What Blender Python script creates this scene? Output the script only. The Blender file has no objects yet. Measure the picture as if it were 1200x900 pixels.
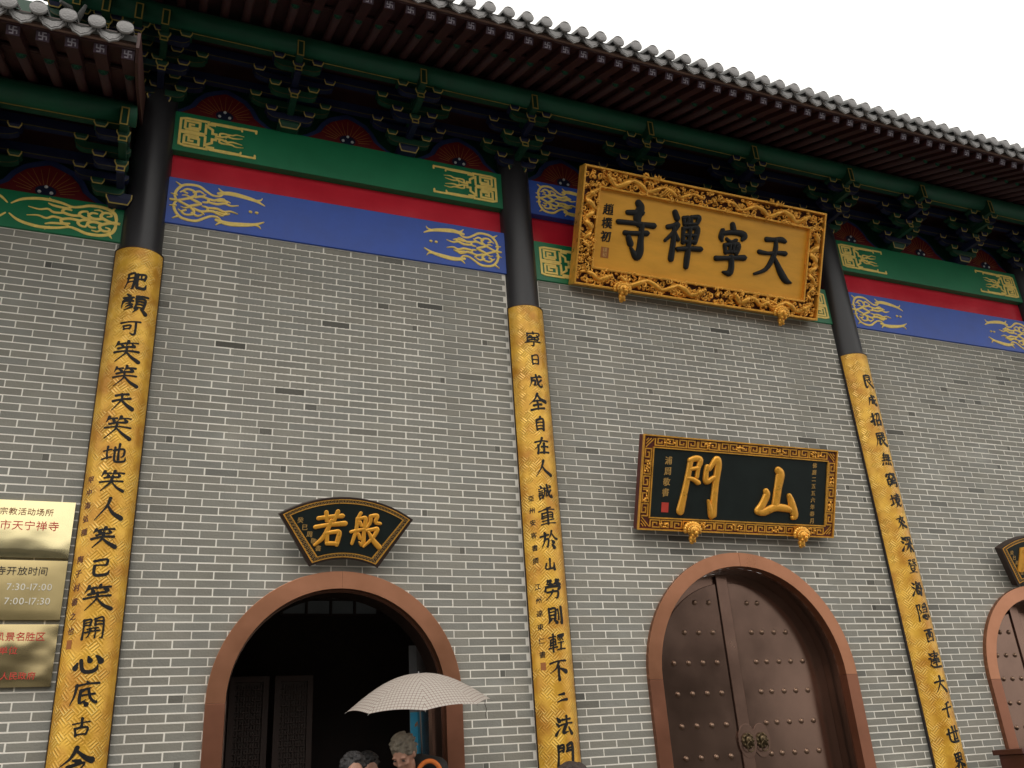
import bpy, bmesh, math, random
from mathutils import Vector, Matrix, noise

random.seed(7)
sc = bpy.context.scene
COL = sc.collection
ZO = 1.6                      # camera height; heights written "rel" are above the camera
CAMD = 7.0096
FPX = 1046.156 / 1200.0       # focal length / image width
YAW, PITCH, ROLL = 0.406495, 0.413482, -0.067222

# ------------------------------------------------------------------ camera
fw = Vector((math.sin(YAW) * math.cos(PITCH), math.cos(YAW) * math.cos(PITCH), math.sin(PITCH)))
r0 = Vector((math.cos(YAW), -math.sin(YAW), 0))
u0 = r0.cross(fw)
rt = math.cos(ROLL) * r0 + math.sin(ROLL) * u0
up = -math.sin(ROLL) * r0 + math.cos(ROLL) * u0
cam_d = bpy.data.cameras.new('camera')
cam = bpy.data.objects.new('camera', cam_d)
COL.objects.link(cam)
M = Matrix((rt, up, -fw)).transposed().to_4x4()
M.translation = Vector((0, -CAMD, ZO))
cam.matrix_world = M
cam_d.sensor_width = 36
cam_d.lens = 36 * FPX
cam_d.clip_start = 0.05
cam_d.clip_end = 2000
sc.camera = cam


def project(x, y, z):
    v = Vector((x, y + CAMD, z - ZO))
    d = v.dot(fw)
    if d < 0.1:
        return None
    return (0.5 + FPX * v.dot(rt) / d, 0.375 - FPX * v.dot(up) / d)   # in units of image width


# ------------------------------------------------------------------ world, sun, exposure
w = bpy.data.worlds.new('World')
sc.world = w
w.use_nodes = True
nt = w.node_tree
bg = nt.nodes['Background']
sky = nt.nodes.new('ShaderNodeTexSky')
sky.sky_type = 'NISHITA'
sky.sun_disc = False
SUN_EL, SUN_AZ = math.radians(55), math.radians(200)
sky.sun_elevation = SUN_EL
sky.sun_rotation = SUN_AZ
sky.dust_density = 5
sky.air_density = 1.0
mixw = nt.nodes.new('ShaderNodeMix')
mixw.data_type = 'RGBA'
mixw.inputs[0].default_value = 0.88            # thick rain cloud over most of the blue
nt.links.new(sky.outputs[0], mixw.inputs[6])
mixw.inputs[7].default_value = (15.5, 15.05, 14.1, 1)
nt.links.new(mixw.outputs[2], bg.inputs[0])
bg.inputs[1].default_value = 0.10
sd = bpy.data.lights.new('sun', 'SUN')
sun = bpy.data.objects.new('sun', sd)
COL.objects.link(sun)
sd.energy = 0.7
sd.angle = math.radians(25)
sd.color = (1.0, 0.96, 0.9)
sdir = Vector((math.sin(SUN_AZ) * math.cos(SUN_EL), math.cos(SUN_AZ) * math.cos(SUN_EL), math.sin(SUN_EL)))
sun.rotation_euler = sdir.to_track_quat('Z', 'Y').to_euler()
sc.view_settings.view_transform = 'Standard'
sc.view_settings.look = 'None'
sc.view_settings.gamma = 1
sc.view_settings.exposure = -0.02


# ------------------------------------------------------------------ mesh helpers
def tag(o, label=None, cat=None, group=None, kind=None):
    if label: o['label'] = label
    if cat: o['category'] = cat
    if group: o['group'] = group
    if kind: o['kind'] = kind
    return o


def empty(name, loc, label=None, cat=None, group=None):
    o = bpy.data.objects.new(name, None)
    o.empty_display_size = 0.1
    COL.objects.link(o)
    o.location = loc
    return tag(o, label, cat, group)


class MB:
    """collects geometry, build() links it as one mesh object"""
    def __init__(s):
        s.v = []; s.f = []; s.mi = []; s.sm = []; s.cur = 0; s.smooth = False; s.uv = {}

    def add(s, vs, fs, T=None):
        n = len(s.v)
        if T is not None:
            vs = [T @ Vector(p) for p in vs]
        s.v += [tuple(p) for p in vs]
        for f in fs:
            s.f.append([i + n for i in f]); s.mi.append(s.cur); s.sm.append(s.smooth)
        return s

    def box(s, x0, x1, y0, y1, z0, z1, T=None, ch=0.0):
        if ch <= 0:
            vs = [(x, y, z) for z in (z0, z1) for y in (y0, y1) for x in (x0, x1)]
            return s.add(vs, [(0, 2, 3, 1), (4, 5, 7, 6), (0, 1, 5, 4), (2, 6, 7, 3), (0, 4, 6, 2), (1, 3, 7, 5)], T)
        bm = bmesh.new()
        bmesh.ops.create_cube(bm, size=1)
        for q in bm.verts:
            q.co = Vector(((x0 + x1) / 2 + q.co.x * (x1 - x0), (y0 + y1) / 2 + q.co.y * (y1 - y0), (z0 + z1) / 2 + q.co.z * (z1 - z0)))
        bmesh.ops.bevel(bm, geom=bm.edges[:], offset=ch, segments=1, affect='EDGES')
        bm.verts.index_update()
        vs = [q.co.copy() for q in bm.verts]; fs = [[q.index for q in f.verts] for f in bm.faces]
        bm.free()
        return s.add(vs, fs, T)

    def prism(s, poly, d0, d1, T=None, axis='y'):
        """poly: list of (a,b) counter-clockwise seen from -y ; extruded y=d0 (front) .. d1"""
        n = len(poly)
        if axis == 'y':
            vs = [(a, d0, b) for a, b in poly] + [(a, d1, b) for a, b in poly]
        elif axis == 'x':
            vs = [(d0, a, b) for a, b in poly] + [(d1, a, b) for a, b in poly]
        else:
            vs = [(a, b, d0) for a, b in poly] + [(a, b, d1) for a, b in poly]
        fs = [list(range(n)), list(range(2 * n - 1, n - 1, -1))] + [(i, i + n, (i + 1) % n + n, (i + 1) % n) for i in range(n)]
        return s.add(vs, fs, T)

    def tube(s, pts, rad, n=8, cap=True, T=None, flat=1.0):
        P = [Vector(p) for p in pts]
        R = rad if isinstance(rad, (list, tuple)) else [rad] * len(P)
        vs = []; fs = []
        ref = None
        for i, p in enumerate(P):
            t = (P[min(i + 1, len(P) - 1)] - P[max(i - 1, 0)])
            t = t.normalized() if t.length > 1e-9 else Vector((0, 0, 1))
            if ref is None:
                ref = Vector((0, 1, 0)) if abs(t.y) < 0.9 else Vector((1, 0, 0))
            a = t.cross(ref).normalized(); b = t.cross(a).normalized()
            ref = -b if ref.dot(-b) > 0 else b
            for k in range(n):
                an = 2 * math.pi * k / n
                vs.append(p + a * math.cos(an) * R[i] + b * math.sin(an) * R[i] * flat)
        for i in range(len(P) - 1):
            for k in range(n):
                k2 = (k + 1) % n
                fs.append((i * n + k, i * n + k2, (i + 1) * n + k2, (i + 1) * n + k))
        if cap:
            fs.append(list(range(n - 1, -1, -1))); fs.append([(len(P) - 1) * n + k for k in range(n)])
        return s.add(vs, fs, T)

    def sphere(s, c, r, nu=10, nv=6, T=None):
        if not isinstance(r, (tuple, list)): r = (r, r, r)
        vs = [(c[0], c[1], c[2] - r[2])]
        for j in range(1, nv):
            a = -math.pi / 2 + math.pi * j / nv
            for i in range(nu):
                b = 2 * math.pi * i / nu
                vs.append((c[0] + r[0] * math.cos(a) * math.cos(b), c[1] + r[1] * math.cos(a) * math.sin(b), c[2] + r[2] * math.sin(a)))
        vs.append((c[0], c[1], c[2] + r[2]))
        fs = [(0, 1 + (i + 1) % nu, 1 + i) for i in range(nu)]
        for j in range(nv - 2):
            for i in range(nu):
                a = 1 + j * nu + i; b = 1 + j * nu + (i + 1) % nu
                fs.append((a, b, b + nu, a + nu))
        e = len(vs) - 1; q = 1 + (nv - 2) * nu
        fs += [(q + i, q + (i + 1) % nu, e) for i in range(nu)]
        return s.add(vs, fs, T)

    def mesh(s, name, mats):
        me = bpy.data.meshes.new(name)
        me.from_pydata(s.v, [], s.f)
        if not isinstance(mats, (list, tuple)): mats = [mats]
        for m in mats: me.materials.append(m)
        me.polygons.foreach_set('material_index', s.mi)
        me.polygons.foreach_set('use_smooth', s.sm)
        me.update()
        return me

    def build(s, name, mats, parent=None, loc=(0, 0, 0), bevel=0.0, recalc=False):
        me = s.mesh(name, mats)
        if recalc:
            fixn(me)
        o = bpy.data.objects.new(name, me)
        COL.objects.link(o)
        o.location = loc
        if parent: o.parent = parent
        if bevel > 0:
            b = o.modifiers.new('bevel', 'BEVEL'); b.width = bevel; b.segments = 2; b.limit_method = 'ANGLE'; b.angle_limit = math.radians(50)
        return o


def fixn(me):
    bm = bmesh.new(); bm.from_mesh(me)
    bmesh.ops.recalc_face_normals(bm, faces=bm.faces[:])
    bm.to_mesh(me); bm.free()


def inst(me, name, parent=None, loc=(0, 0, 0), mat=None, scale=None):
    o = bpy.data.objects.new(name, me)
    COL.objects.link(o)
    o.location = loc
    if scale: o.scale = scale
    if parent: o.parent = parent
    return o


def copy_tree(o, parent=None):
    c = o.copy(); COL.objects.link(c); c.parent = parent
    for ch in list(o.children):
        copy_tree(ch, c)
    return c


# ------------------------------------------------------------------ materials
def mat(name, col, rough=0.6, metal=0.0, var=0.12, nscale=6.0, bump=0.0, bscale=40.0, col2=None, dirt=0.0, coat=0.0, objcol=False, attr=None, stretch=None, rvar=0.1, spec=0.5):
    m = bpy.data.materials.new(name)
    m.use_nodes = True
    n = m.node_tree; L = n.links; N = n.nodes
    b = N['Principled BSDF']
    tc = N.new('ShaderNodeTexCoord'); mp = N.new('ShaderNodeMapping')
    L.new(tc.outputs['Object'], mp.inputs[0])
    if stretch: mp.inputs['Scale'].default_value = stretch
    if objcol:
        geo = N.new('ShaderNodeNewGeometry'); L.new(geo.outputs['Position'], mp.inputs[0])
    nz = N.new('ShaderNodeTexNoise'); nz.inputs['Scale'].default_value = nscale; nz.inputs['Detail'].default_value = 6; nz.inputs['Roughness'].default_value = 0.6
    L.new(mp.outputs[0], nz.inputs['Vector'])
    rp = N.new('ShaderNodeMapRange'); rp.inputs[1].default_value = 0.3; rp.inputs[2].default_value = 0.7
    L.new(nz.outputs[0], rp.inputs[0])
    mx = N.new('ShaderNodeMix'); mx.data_type = 'RGBA'
    L.new(rp.outputs[0], mx.inputs[0])
    c = Vector(col)
    d = Vector(col2) if col2 else c
    mx.inputs[6].default_value = (*(c * (1 - var)), 1)
    mx.inputs[7].default_value = (*((d if col2 else c * (1 + var))), 1)
    out = mx.outputs[2]
    if objcol or attr:
        for sc1, lo, hi, amt, colr, stv in ((.55, .48, .72, .22, (.52, .50, .46), (1, 1, .45)), (1.6, .60, .74, .30, (1.9, 1.9, 1.95), (.8, 1, 2.2)), (14, .66, .78, .5, (.6, .58, .55), (1, 1, 1))):
            m9 = N.new('ShaderNodeMapping'); m9.inputs['Scale'].default_value = stv; m9.inputs['Location'].default_value = (sc1 * 3, 1, 4)
            g9 = N.new('ShaderNodeNewGeometry'); L.new(g9.outputs['Position'], m9.inputs[0])
            n9 = N.new('ShaderNodeTexNoise'); n9.inputs['Scale'].default_value = sc1; n9.inputs['Detail'].default_value = 7; L.new(m9.outputs[0], n9.inputs['Vector'])
            r9 = N.new('ShaderNodeMapRange'); r9.inputs[1].default_value = lo; r9.inputs[2].default_value = hi; r9.inputs[4].default_value = amt; L.new(n9.outputs[0], r9.inputs[0])
            x9 = N.new('ShaderNodeMix'); x9.data_type = 'RGBA'; x9.blend_type = 'MULTIPLY'; L.new(r9.outputs[0], x9.inputs[0]); L.new(out, x9.inputs[6]); x9.inputs[7].default_value = (*colr, 1); out = x9.outputs[2]
        if objcol:
            oi = N.new('ShaderNodeObjectInfo'); src = oi.outputs['Color']
        else:
            at = N.new('ShaderNodeAttribute'); at.attribute_name = attr; src = at.outputs['Color']
        mm = N.new('ShaderNodeMix'); mm.data_type = 'RGBA'; mm.blend_type = 'MULTIPLY'; mm.inputs[0].default_value = 1
        L.new(out, mm.inputs[6]); L.new(src, mm.inputs[7]); out = mm.outputs[2]
    if dirt > 0:
        n2 = N.new('ShaderNodeTexNoise'); n2.inputs['Scale'].default_value = nscale * 0.35; n2.inputs['Detail'].default_value = 8
        L.new(mp.outputs[0], n2.inputs['Vector'])
        r2 = N.new('ShaderNodeMapRange'); r2.inputs[1].default_value = 0.5; r2.inputs[2].default_value = 0.72; r2.inputs[3].default_value = 0; r2.inputs[4].default_value = dirt
        L.new(n2.outputs[0], r2.inputs[0])
        m3 = N.new('ShaderNodeMix'); m3.data_type = 'RGBA'
        L.new(r2.outputs[0], m3.inputs[0]); L.new(out, m3.inputs[6]); m3.inputs[7].default_value = (*(c * 0.35), 1)
        out = m3.outputs[2]
    L.new(out, b.inputs['Base Color'])
    rr = N.new('ShaderNodeMapRange'); rr.inputs[3].default_value = max(0.02, rough - rvar); rr.inputs[4].default_value = min(1, rough + rvar)
    L.new(nz.outputs[0], rr.inputs[0]); L.new(rr.outputs[0], b.inputs['Roughness'])
    b.inputs['Metallic'].default_value = metal
    b.inputs['Specular IOR Level'].default_value = spec
    if coat: b.inputs['Coat Weight'].default_value = coat; b.inputs['Coat Roughness'].default_value = 0.15
    if bump > 0:
        n3 = N.new('ShaderNodeTexNoise'); n3.inputs['Scale'].default_value = bscale; n3.inputs['Detail'].default_value = 4
        L.new(mp.outputs[0], n3.inputs['Vector'])
        bp = N.new('ShaderNodeBump'); bp.inputs['Strength'].default_value = bump; bp.inputs['Distance'].default_value = 0.01
        L.new(n3.outputs[0], bp.inputs['Height']); L.new(bp.outputs[0], b.inputs['Normal'])
    return m


BRICK = (0.256, 0.248, 0.216)
m_brick = mat('grey_brick', BRICK, 0.8, var=0.10, nscale=3.0, bump=0.35, bscale=60, objcol=True, spec=0.3)
m_brick_stuff = mat('grey_brick_far', BRICK, 0.8, var=0.10, nscale=3.0, bump=0.35, bscale=60, attr='tone', spec=0.3)
m_mortar = mat('pale_mortar', (0.82, 0.78, 0.70), 0.9, var=0.10, nscale=2.5, bump=0.2, bscale=80, dirt=0.18)
m_green = mat('green_paint', (0.004, 0.170, 0.066), 0.42, var=0.12, nscale=3, bump=0.05, bscale=30, dirt=0.15)
m_blue = mat('blue_paint', (0.028, 0.085, 0.42), 0.45, var=0.12, nscale=3, bump=0.05, bscale=30, dirt=0.12)
m_red = mat('red_paint', (0.58, 0.020, 0.038), 0.18, var=0.12, nscale=2.5, bump=0.15, bscale=5, dirt=0.15)
m_ornament = mat('gold_paint', (0.90, 0.66, 0.17), 0.5, var=0.12, nscale=20)
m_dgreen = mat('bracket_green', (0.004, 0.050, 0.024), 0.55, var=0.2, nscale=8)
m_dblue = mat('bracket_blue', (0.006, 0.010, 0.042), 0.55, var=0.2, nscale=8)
m_yline = mat('yellow_line_paint', (0.40, 0.29, 0.07), 0.5, var=0.3, nscale=9, dirt=.5)
m_yfaint = mat('dim_line_paint', (0.09, 0.075, 0.025), 0.6, var=0.4, nscale=7)  # dimmer yellow for cross arm and inner rail edges
m_purlin = mat('purlin_green', (0.003, 0.078, 0.037), 0.6, var=0.2, nscale=4)
m_rafter = mat('rafter_oxblood', (0.046, 0.012, 0.012), 0.6, var=0.25, nscale=6)
m_eboard = mat('eave_board_brown', (0.055, 0.028, 0.020), 0.6, var=0.2, nscale=6)
m_eline = mat('eave_edge_paint', (0.22, 0.13, 0.10), 0.6, var=0.2, nscale=6)
m_emblem = mat('emblem_white', (0.30, 0.27, 0.31), 0.6, var=0.3)
m_flywood = mat('rafter_end_violet', (0.045, 0.022, 0.040), 0.55, var=0.2)
m_star = mat('star_green', (0.015, 0.11, 0.055), 0.5, var=0.2)
m_star2 = mat('rafter_end_teal', (0.008, 0.05, 0.028), 0.5, var=0.2)
m_tile = mat('grey_roof_tile', (0.17, 0.17, 0.165), 0.65, var=0.2, nscale=12, bump=0.3, bscale=50, dirt=0.2)
m_tileface = mat('pale_tile_face', (0.25, 0.242, 0.24), 0.55, var=0.2, nscale=25, bump=0.5, bscale=70, dirt=0.15)
m_tiledark = mat('dark_roof_tile', (0.10, 0.10, 0.095), 0.7, var=0.2, nscale=8, bump=0.3, bscale=50)
m_black = mat('black_lacquer', (0.022, 0.021, 0.024), 0.38, var=0.25, nscale=6, bump=0.12, bscale=12, dirt=0.3, stretch=(1, 1, .2))
m_rim = mat('board_rim_dark', (0.028, 0.014, 0.010), 0.4)
m_ink = mat('ink_black', (0.010, 0.010, 0.010), 0.5, spec=0.25)
m_inkred = mat('ink_brown_red', (0.12, 0.035, 0.018), 0.5)
m_flamered = mat('flame_red', (0.16, 0.007, 0.009), 0.5, var=0.25)
m_pearl = mat('pearl_white', (0.75, 0.75, 0.75), 0.3)
m_copper = mat('copper_cladding', (0.42, 0.185, 0.100), 0.30, metal=0.85, var=0.22, nscale=2.2, col2=(0.44, 0.20, 0.115), bump=0.12, bscale=4, rvar=0.08)
m_copper2 = mat('copper_jamb_dim_reflection', (0.270, 0.112, 0.066), 0.34, metal=0.75, var=0.16, nscale=2.2, bump=0.1, bscale=4, rvar=0.08)  # darker copper: the jambs' dim ground reflection is put into the colour
m_bronze = mat('bronze_leaf', (0.185, 0.115, 0.088), 0.19, metal=0.85, var=0.22, nscale=1.4, bump=0.12, bscale=1.6, rvar=0.10)
m_bronze2 = mat('bronze_stile', (0.200, 0.122, 0.093), 0.24, metal=0.85, var=0.12, nscale=2.5, bump=0.1, bscale=4)
m_stud = mat('bronze_stud', (0.26, 0.17, 0.12), 0.28, metal=0.9, var=0.15, nscale=12)
m_knock = mat('knocker_brass', (0.12, 0.085, 0.045), 0.4, metal=0.8, var=0.35, nscale=25)
m_carve = mat('carved_gold', (0.85, 0.42, 0.060), 0.30, metal=0.45, var=0.25, nscale=9, bump=0.25, bscale=70)
m_carvebed = mat('carving_bed_brown', (0.10, 0.028, 0.012), 0.7, var=0.3)
m_field = mat('gold_field', (0.80, 0.38, 0.035), 0.42, metal=0.05, var=0.10, nscale=2.2, bump=0.1, bscale=20, stretch=(1, 1, 4), dirt=0.18)
m_blackfield = mat('black_field', (0.008, 0.014, 0.013), 0.45, var=0.2, spec=0.3)
m_goldchar = mat('gold_leaf_letters', (0.85, 0.40, 0.045), 0.30, metal=0.35, var=0.15, nscale=14, bump=0.3, bscale=18)
m_goldflat = mat('gold_small_letters', (0.50, 0.30, 0.09), 0.45, metal=0.2)
m_redwood = mat('maroon_frame_side', (0.11, 0.020, 0.015), 0.45)
m_seal = mat('seal_red', (0.55, 0.05, 0.03), 0.5)
m_sealdark = mat('seal_brown', (0.36, 0.12, 0.02), 0.5)
m_sealink = mat('seal_lines_pale', (0.6, 0.35, 0.12), 0.5)
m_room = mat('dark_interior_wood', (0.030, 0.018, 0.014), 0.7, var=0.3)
m_lattice = mat('lattice_wood', (0.055, 0.030, 0.022), 0.6)
m_pave = mat('wet_granite_paving', (0.10, 0.098, 0.09), 0.35, var=0.2, nscale=3, bump=0.15, bscale=30, dirt=0.3)
m_stone = mat('terrace_stone', (0.17, 0.165, 0.155), 0.45, var=0.15, nscale=3, bump=0.2, bscale=30, dirt=0.2)


def gold_weave():
    """gilded board with a raised diagonal basket weave; uv in metres on the board's face"""
    m = bpy.data.materials.new('gilded_weave_board')
    m.use_nodes = True
    N = m.node_tree.nodes; L = m.node_tree.links; b = N['Principled BSDF']
    uv = N.new('ShaderNodeUVMap'); uv.uv_map = 'UVMap'
    mp = N.new('ShaderNodeMapping'); mp.inputs['Rotation'].default_value = (0, 0, math.radians(47)); mp.inputs['Scale'].default_value = (1, 1, 1)
    L.new(uv.outputs[0], mp.inputs[0])
    sep = N.new('ShaderNodeSeparateXYZ'); L.new(mp.outputs[0], sep.inputs[0])
    ck = N.new('ShaderNodeTexChecker'); ck.inputs['Scale'].default_value = 1 / 0.062; ck.inputs[1].default_value = (1, 1, 1, 1); ck.inputs[2].default_value = (0, 0, 0, 1)
    L.new(mp.outputs[0], ck.inputs[0])

    def wave(sock):
        a = N.new('ShaderNodeMath'); a.operation = 'MULTIPLY'; a.inputs[1].default_value = 2 * math.pi / 0.0207; L.new(sock, a.inputs[0])
        c = N.new('ShaderNodeMath'); c.operation = 'SINE'; L.new(a.outputs[0], c.inputs[0])
        return c.outputs[0]
    mx = N.new('ShaderNodeMix'); mx.data_type = 'FLOAT'
    L.new(ck.outputs[1], mx.inputs[0]); L.new(wave(sep.outputs[0]), mx.inputs[2]); L.new(wave(sep.outputs[1]), mx.inputs[3])
    nz = N.new('ShaderNodeTexNoise'); nz.inputs['Scale'].default_value = 9; nz.inputs['Detail'].default_value = 5; L.new(uv.outputs[0], nz.inputs['Vector'])
    nz2 = N.new('ShaderNodeTexNoise'); nz2.inputs['Scale'].default_value = 5; nz2.inputs['Detail'].default_value = 8; L.new(uv.outputs[0], nz2.inputs['Vector'])
    # worn relief: amplitude follows noise
    r = N.new('ShaderNodeMapRange'); r.inputs[1].default_value = 0.38; r.inputs[2].default_value = 0.60; r.inputs[3].default_value = 0.05; L.new(nz.outputs[0], r.inputs[0])
    am = N.new('ShaderNodeMath'); am.operation = 'MULTIPLY'; L.new(mx.outputs[0], am.inputs[0]); L.new(r.outputs[0], am.inputs[1])
    bp = N.new('ShaderNodeBump'); bp.inputs['Strength'].default_value = 0.5; bp.inputs['Distance'].default_value = 0.0032
    L.new(am.outputs[0], bp.inputs['Height']); L.new(bp.outputs[0], b.inputs['Normal'])
    cr = N.new('ShaderNodeMix'); cr.data_type = 'RGBA'
    cr.inputs[6].default_value = (0.54, 0.240, 0.020, 1); cr.inputs[7].default_value = (0.84, 0.48, 0.055, 1)
    r3 = N.new('ShaderNodeMapRange'); r3.inputs[1].default_value = 0.35; r3.inputs[2].default_value = 0.65; L.new(nz2.outputs[0], r3.inputs[0])
    L.new(r3.outputs[0], cr.inputs[0])
    c2 = N.new('ShaderNodeMix'); c2.data_type = 'RGBA'; c2.inputs[7].default_value = (0.98, 0.72, 0.22, 1)
    r4 = N.new('ShaderNodeMapRange'); r4.inputs[1].default_value = 0.35; r4.inputs[2].default_value = 1.0; r4.inputs[4].default_value = 0.75; L.new(am.outputs[0], r4.inputs[0])
    L.new(r4.outputs[0], c2.inputs[0]); L.new(cr.outputs[2], c2.inputs[6]); L.new(c2.outputs[2], b.inputs['Base Color'])
    b.inputs['Metallic'].default_value = 0.25
    b.inputs['Roughness'].default_value = 0.30
    return m


m_weave = gold_weave()


# ------------------------------------------------------------------ flat strokes and brush writing
def catmull(pts, n=7):
    """pts: (x, y, w) -> smooth polyline"""
    if len(pts) < 3: n = max(n, 5)
    P = [pts[0]] + list(pts) + [pts[-1]]
    out = []
    for i in range(1, len(P) - 2):
        p0, p1, p2, p3 = P[i - 1], P[i], P[i + 1], P[i + 2]
        for k in range(n):
            t = k / n
            out.append(tuple(0.5 * ((2 * p1[j]) + (-p0[j] + p2[j]) * t + (2 * p0[j] - 5 * p1[j] + 4 * p2[j] - p3[j]) * t * t + (-p0[j] + 3 * p1[j] - 3 * p2[j] + p3[j]) * t ** 3) for j in range(3)))
    out.append(tuple(pts[-1]))
    return out


def ribbon(mb, pl, f, h, round_cap=True, dome=False, base=0.0):
    """pl: [(x,y,halfwidth)], f(x,y,height)->3d"""
    n = len(pl)
    P = []
    for i, (x, y, wd) in enumerate(pl):
        a = pl[max(i - 1, 0)]; b = pl[min(i + 1, n - 1)]
        tx, ty = b[0] - a[0], b[1] - a[1]
        l = math.hypot(tx, ty) or 1
        P.append((x, y, wd, tx / l, ty / l))
    if round_cap:
        x, y, wd, tx, ty = P[0]
        pre = [(x - tx * wd * c, y - ty * wd * c, wd * s, tx, ty) for c, s in ((0.98, 0.2), (0.75, 0.66), (0.4, 0.92))]
        x, y, wd, tx, ty = P[-1]
        post = [(x + tx * wd * c, y + ty * wd * c, wd * s, tx, ty) for c, s in ((0.4, 0.92), (0.75, 0.66), (0.98, 0.2))]
        P = pre + P + post
    vs = []; fs = []
    prof = [(-1, base), (-0.94, h * 0.62), (-0.6, h * 0.93), (0, h), (0.6, h * 0.93), (0.94, h * 0.62), (1, base)] if dome else [(-1, base), (-1, h), (1, h), (1, base)]
    m = len(prof)
    for x, y, wd, tx, ty in P:
        for s, hh in prof:
            vs.append(f(x + ty * wd * s, y - tx * wd * s, hh))
    for i in range(len(P) - 1):
        for k in range(m - 1):
            fs.append((i * m + k, (i + 1) * m + k, (i + 1) * m + k + 1, i * m + k + 1))
    fs.append([k for k in range(m)]); fs.append([(len(P) - 1) * m + k for k in range(m - 1, -1, -1)])
    mb.add(vs, fs)


def polyline_ribbon(mb, pts, wd, f, h):
    """sharp cornered line (mitred), pts [(x,y)]"""
    n = len(pts); closed = pts[0] == pts[-1]
    vs = []; fs = []
    for i in range(n):
        if closed and i in (0, n - 1): a, b = pts[-2], pts[1]
        else: a, b = pts[max(i - 1, 0)], pts[min(i + 1, n - 1)]
        c = pts[i]
        d1 = Vector((c[0] - a[0], c[1] - a[1])); d2 = Vector((b[0] - c[0], b[1] - c[1]))
        if d1.length < 1e-9: d1 = d2
        if d2.length < 1e-9: d2 = d1
        d1.normalize(); d2.normalize()
        nrm = Vector((d1.y + d2.y, -d1.x - d2.x))
        if nrm.length < 1e-6: nrm = Vector((d1.y, -d1.x))
        nrm.normalize()
        k = wd / max(0.4, nrm.dot(Vector((d1.y, -d1.x))))
        for s, hh in ((-1, 0), (-1, h), (1, h), (1, 0)):
            vs.append(f(c[0] + nrm.x * k * s, c[1] + nrm.y * k * s, hh))
    for i in range(n - 1):
        for k in range(3):
            fs.append((i * 4 + k, (i + 1) * 4 + k, (i + 1) * 4 + k + 1, i * 4 + k + 1))
    if not closed:
        fs.append((0, 1, 2, 3)); fs.append(((n - 1) * 4 + 3, (n - 1) * 4 + 2, (n - 1) * 4 + 1, (n - 1) * 4))
    mb.add(vs, fs)


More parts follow.
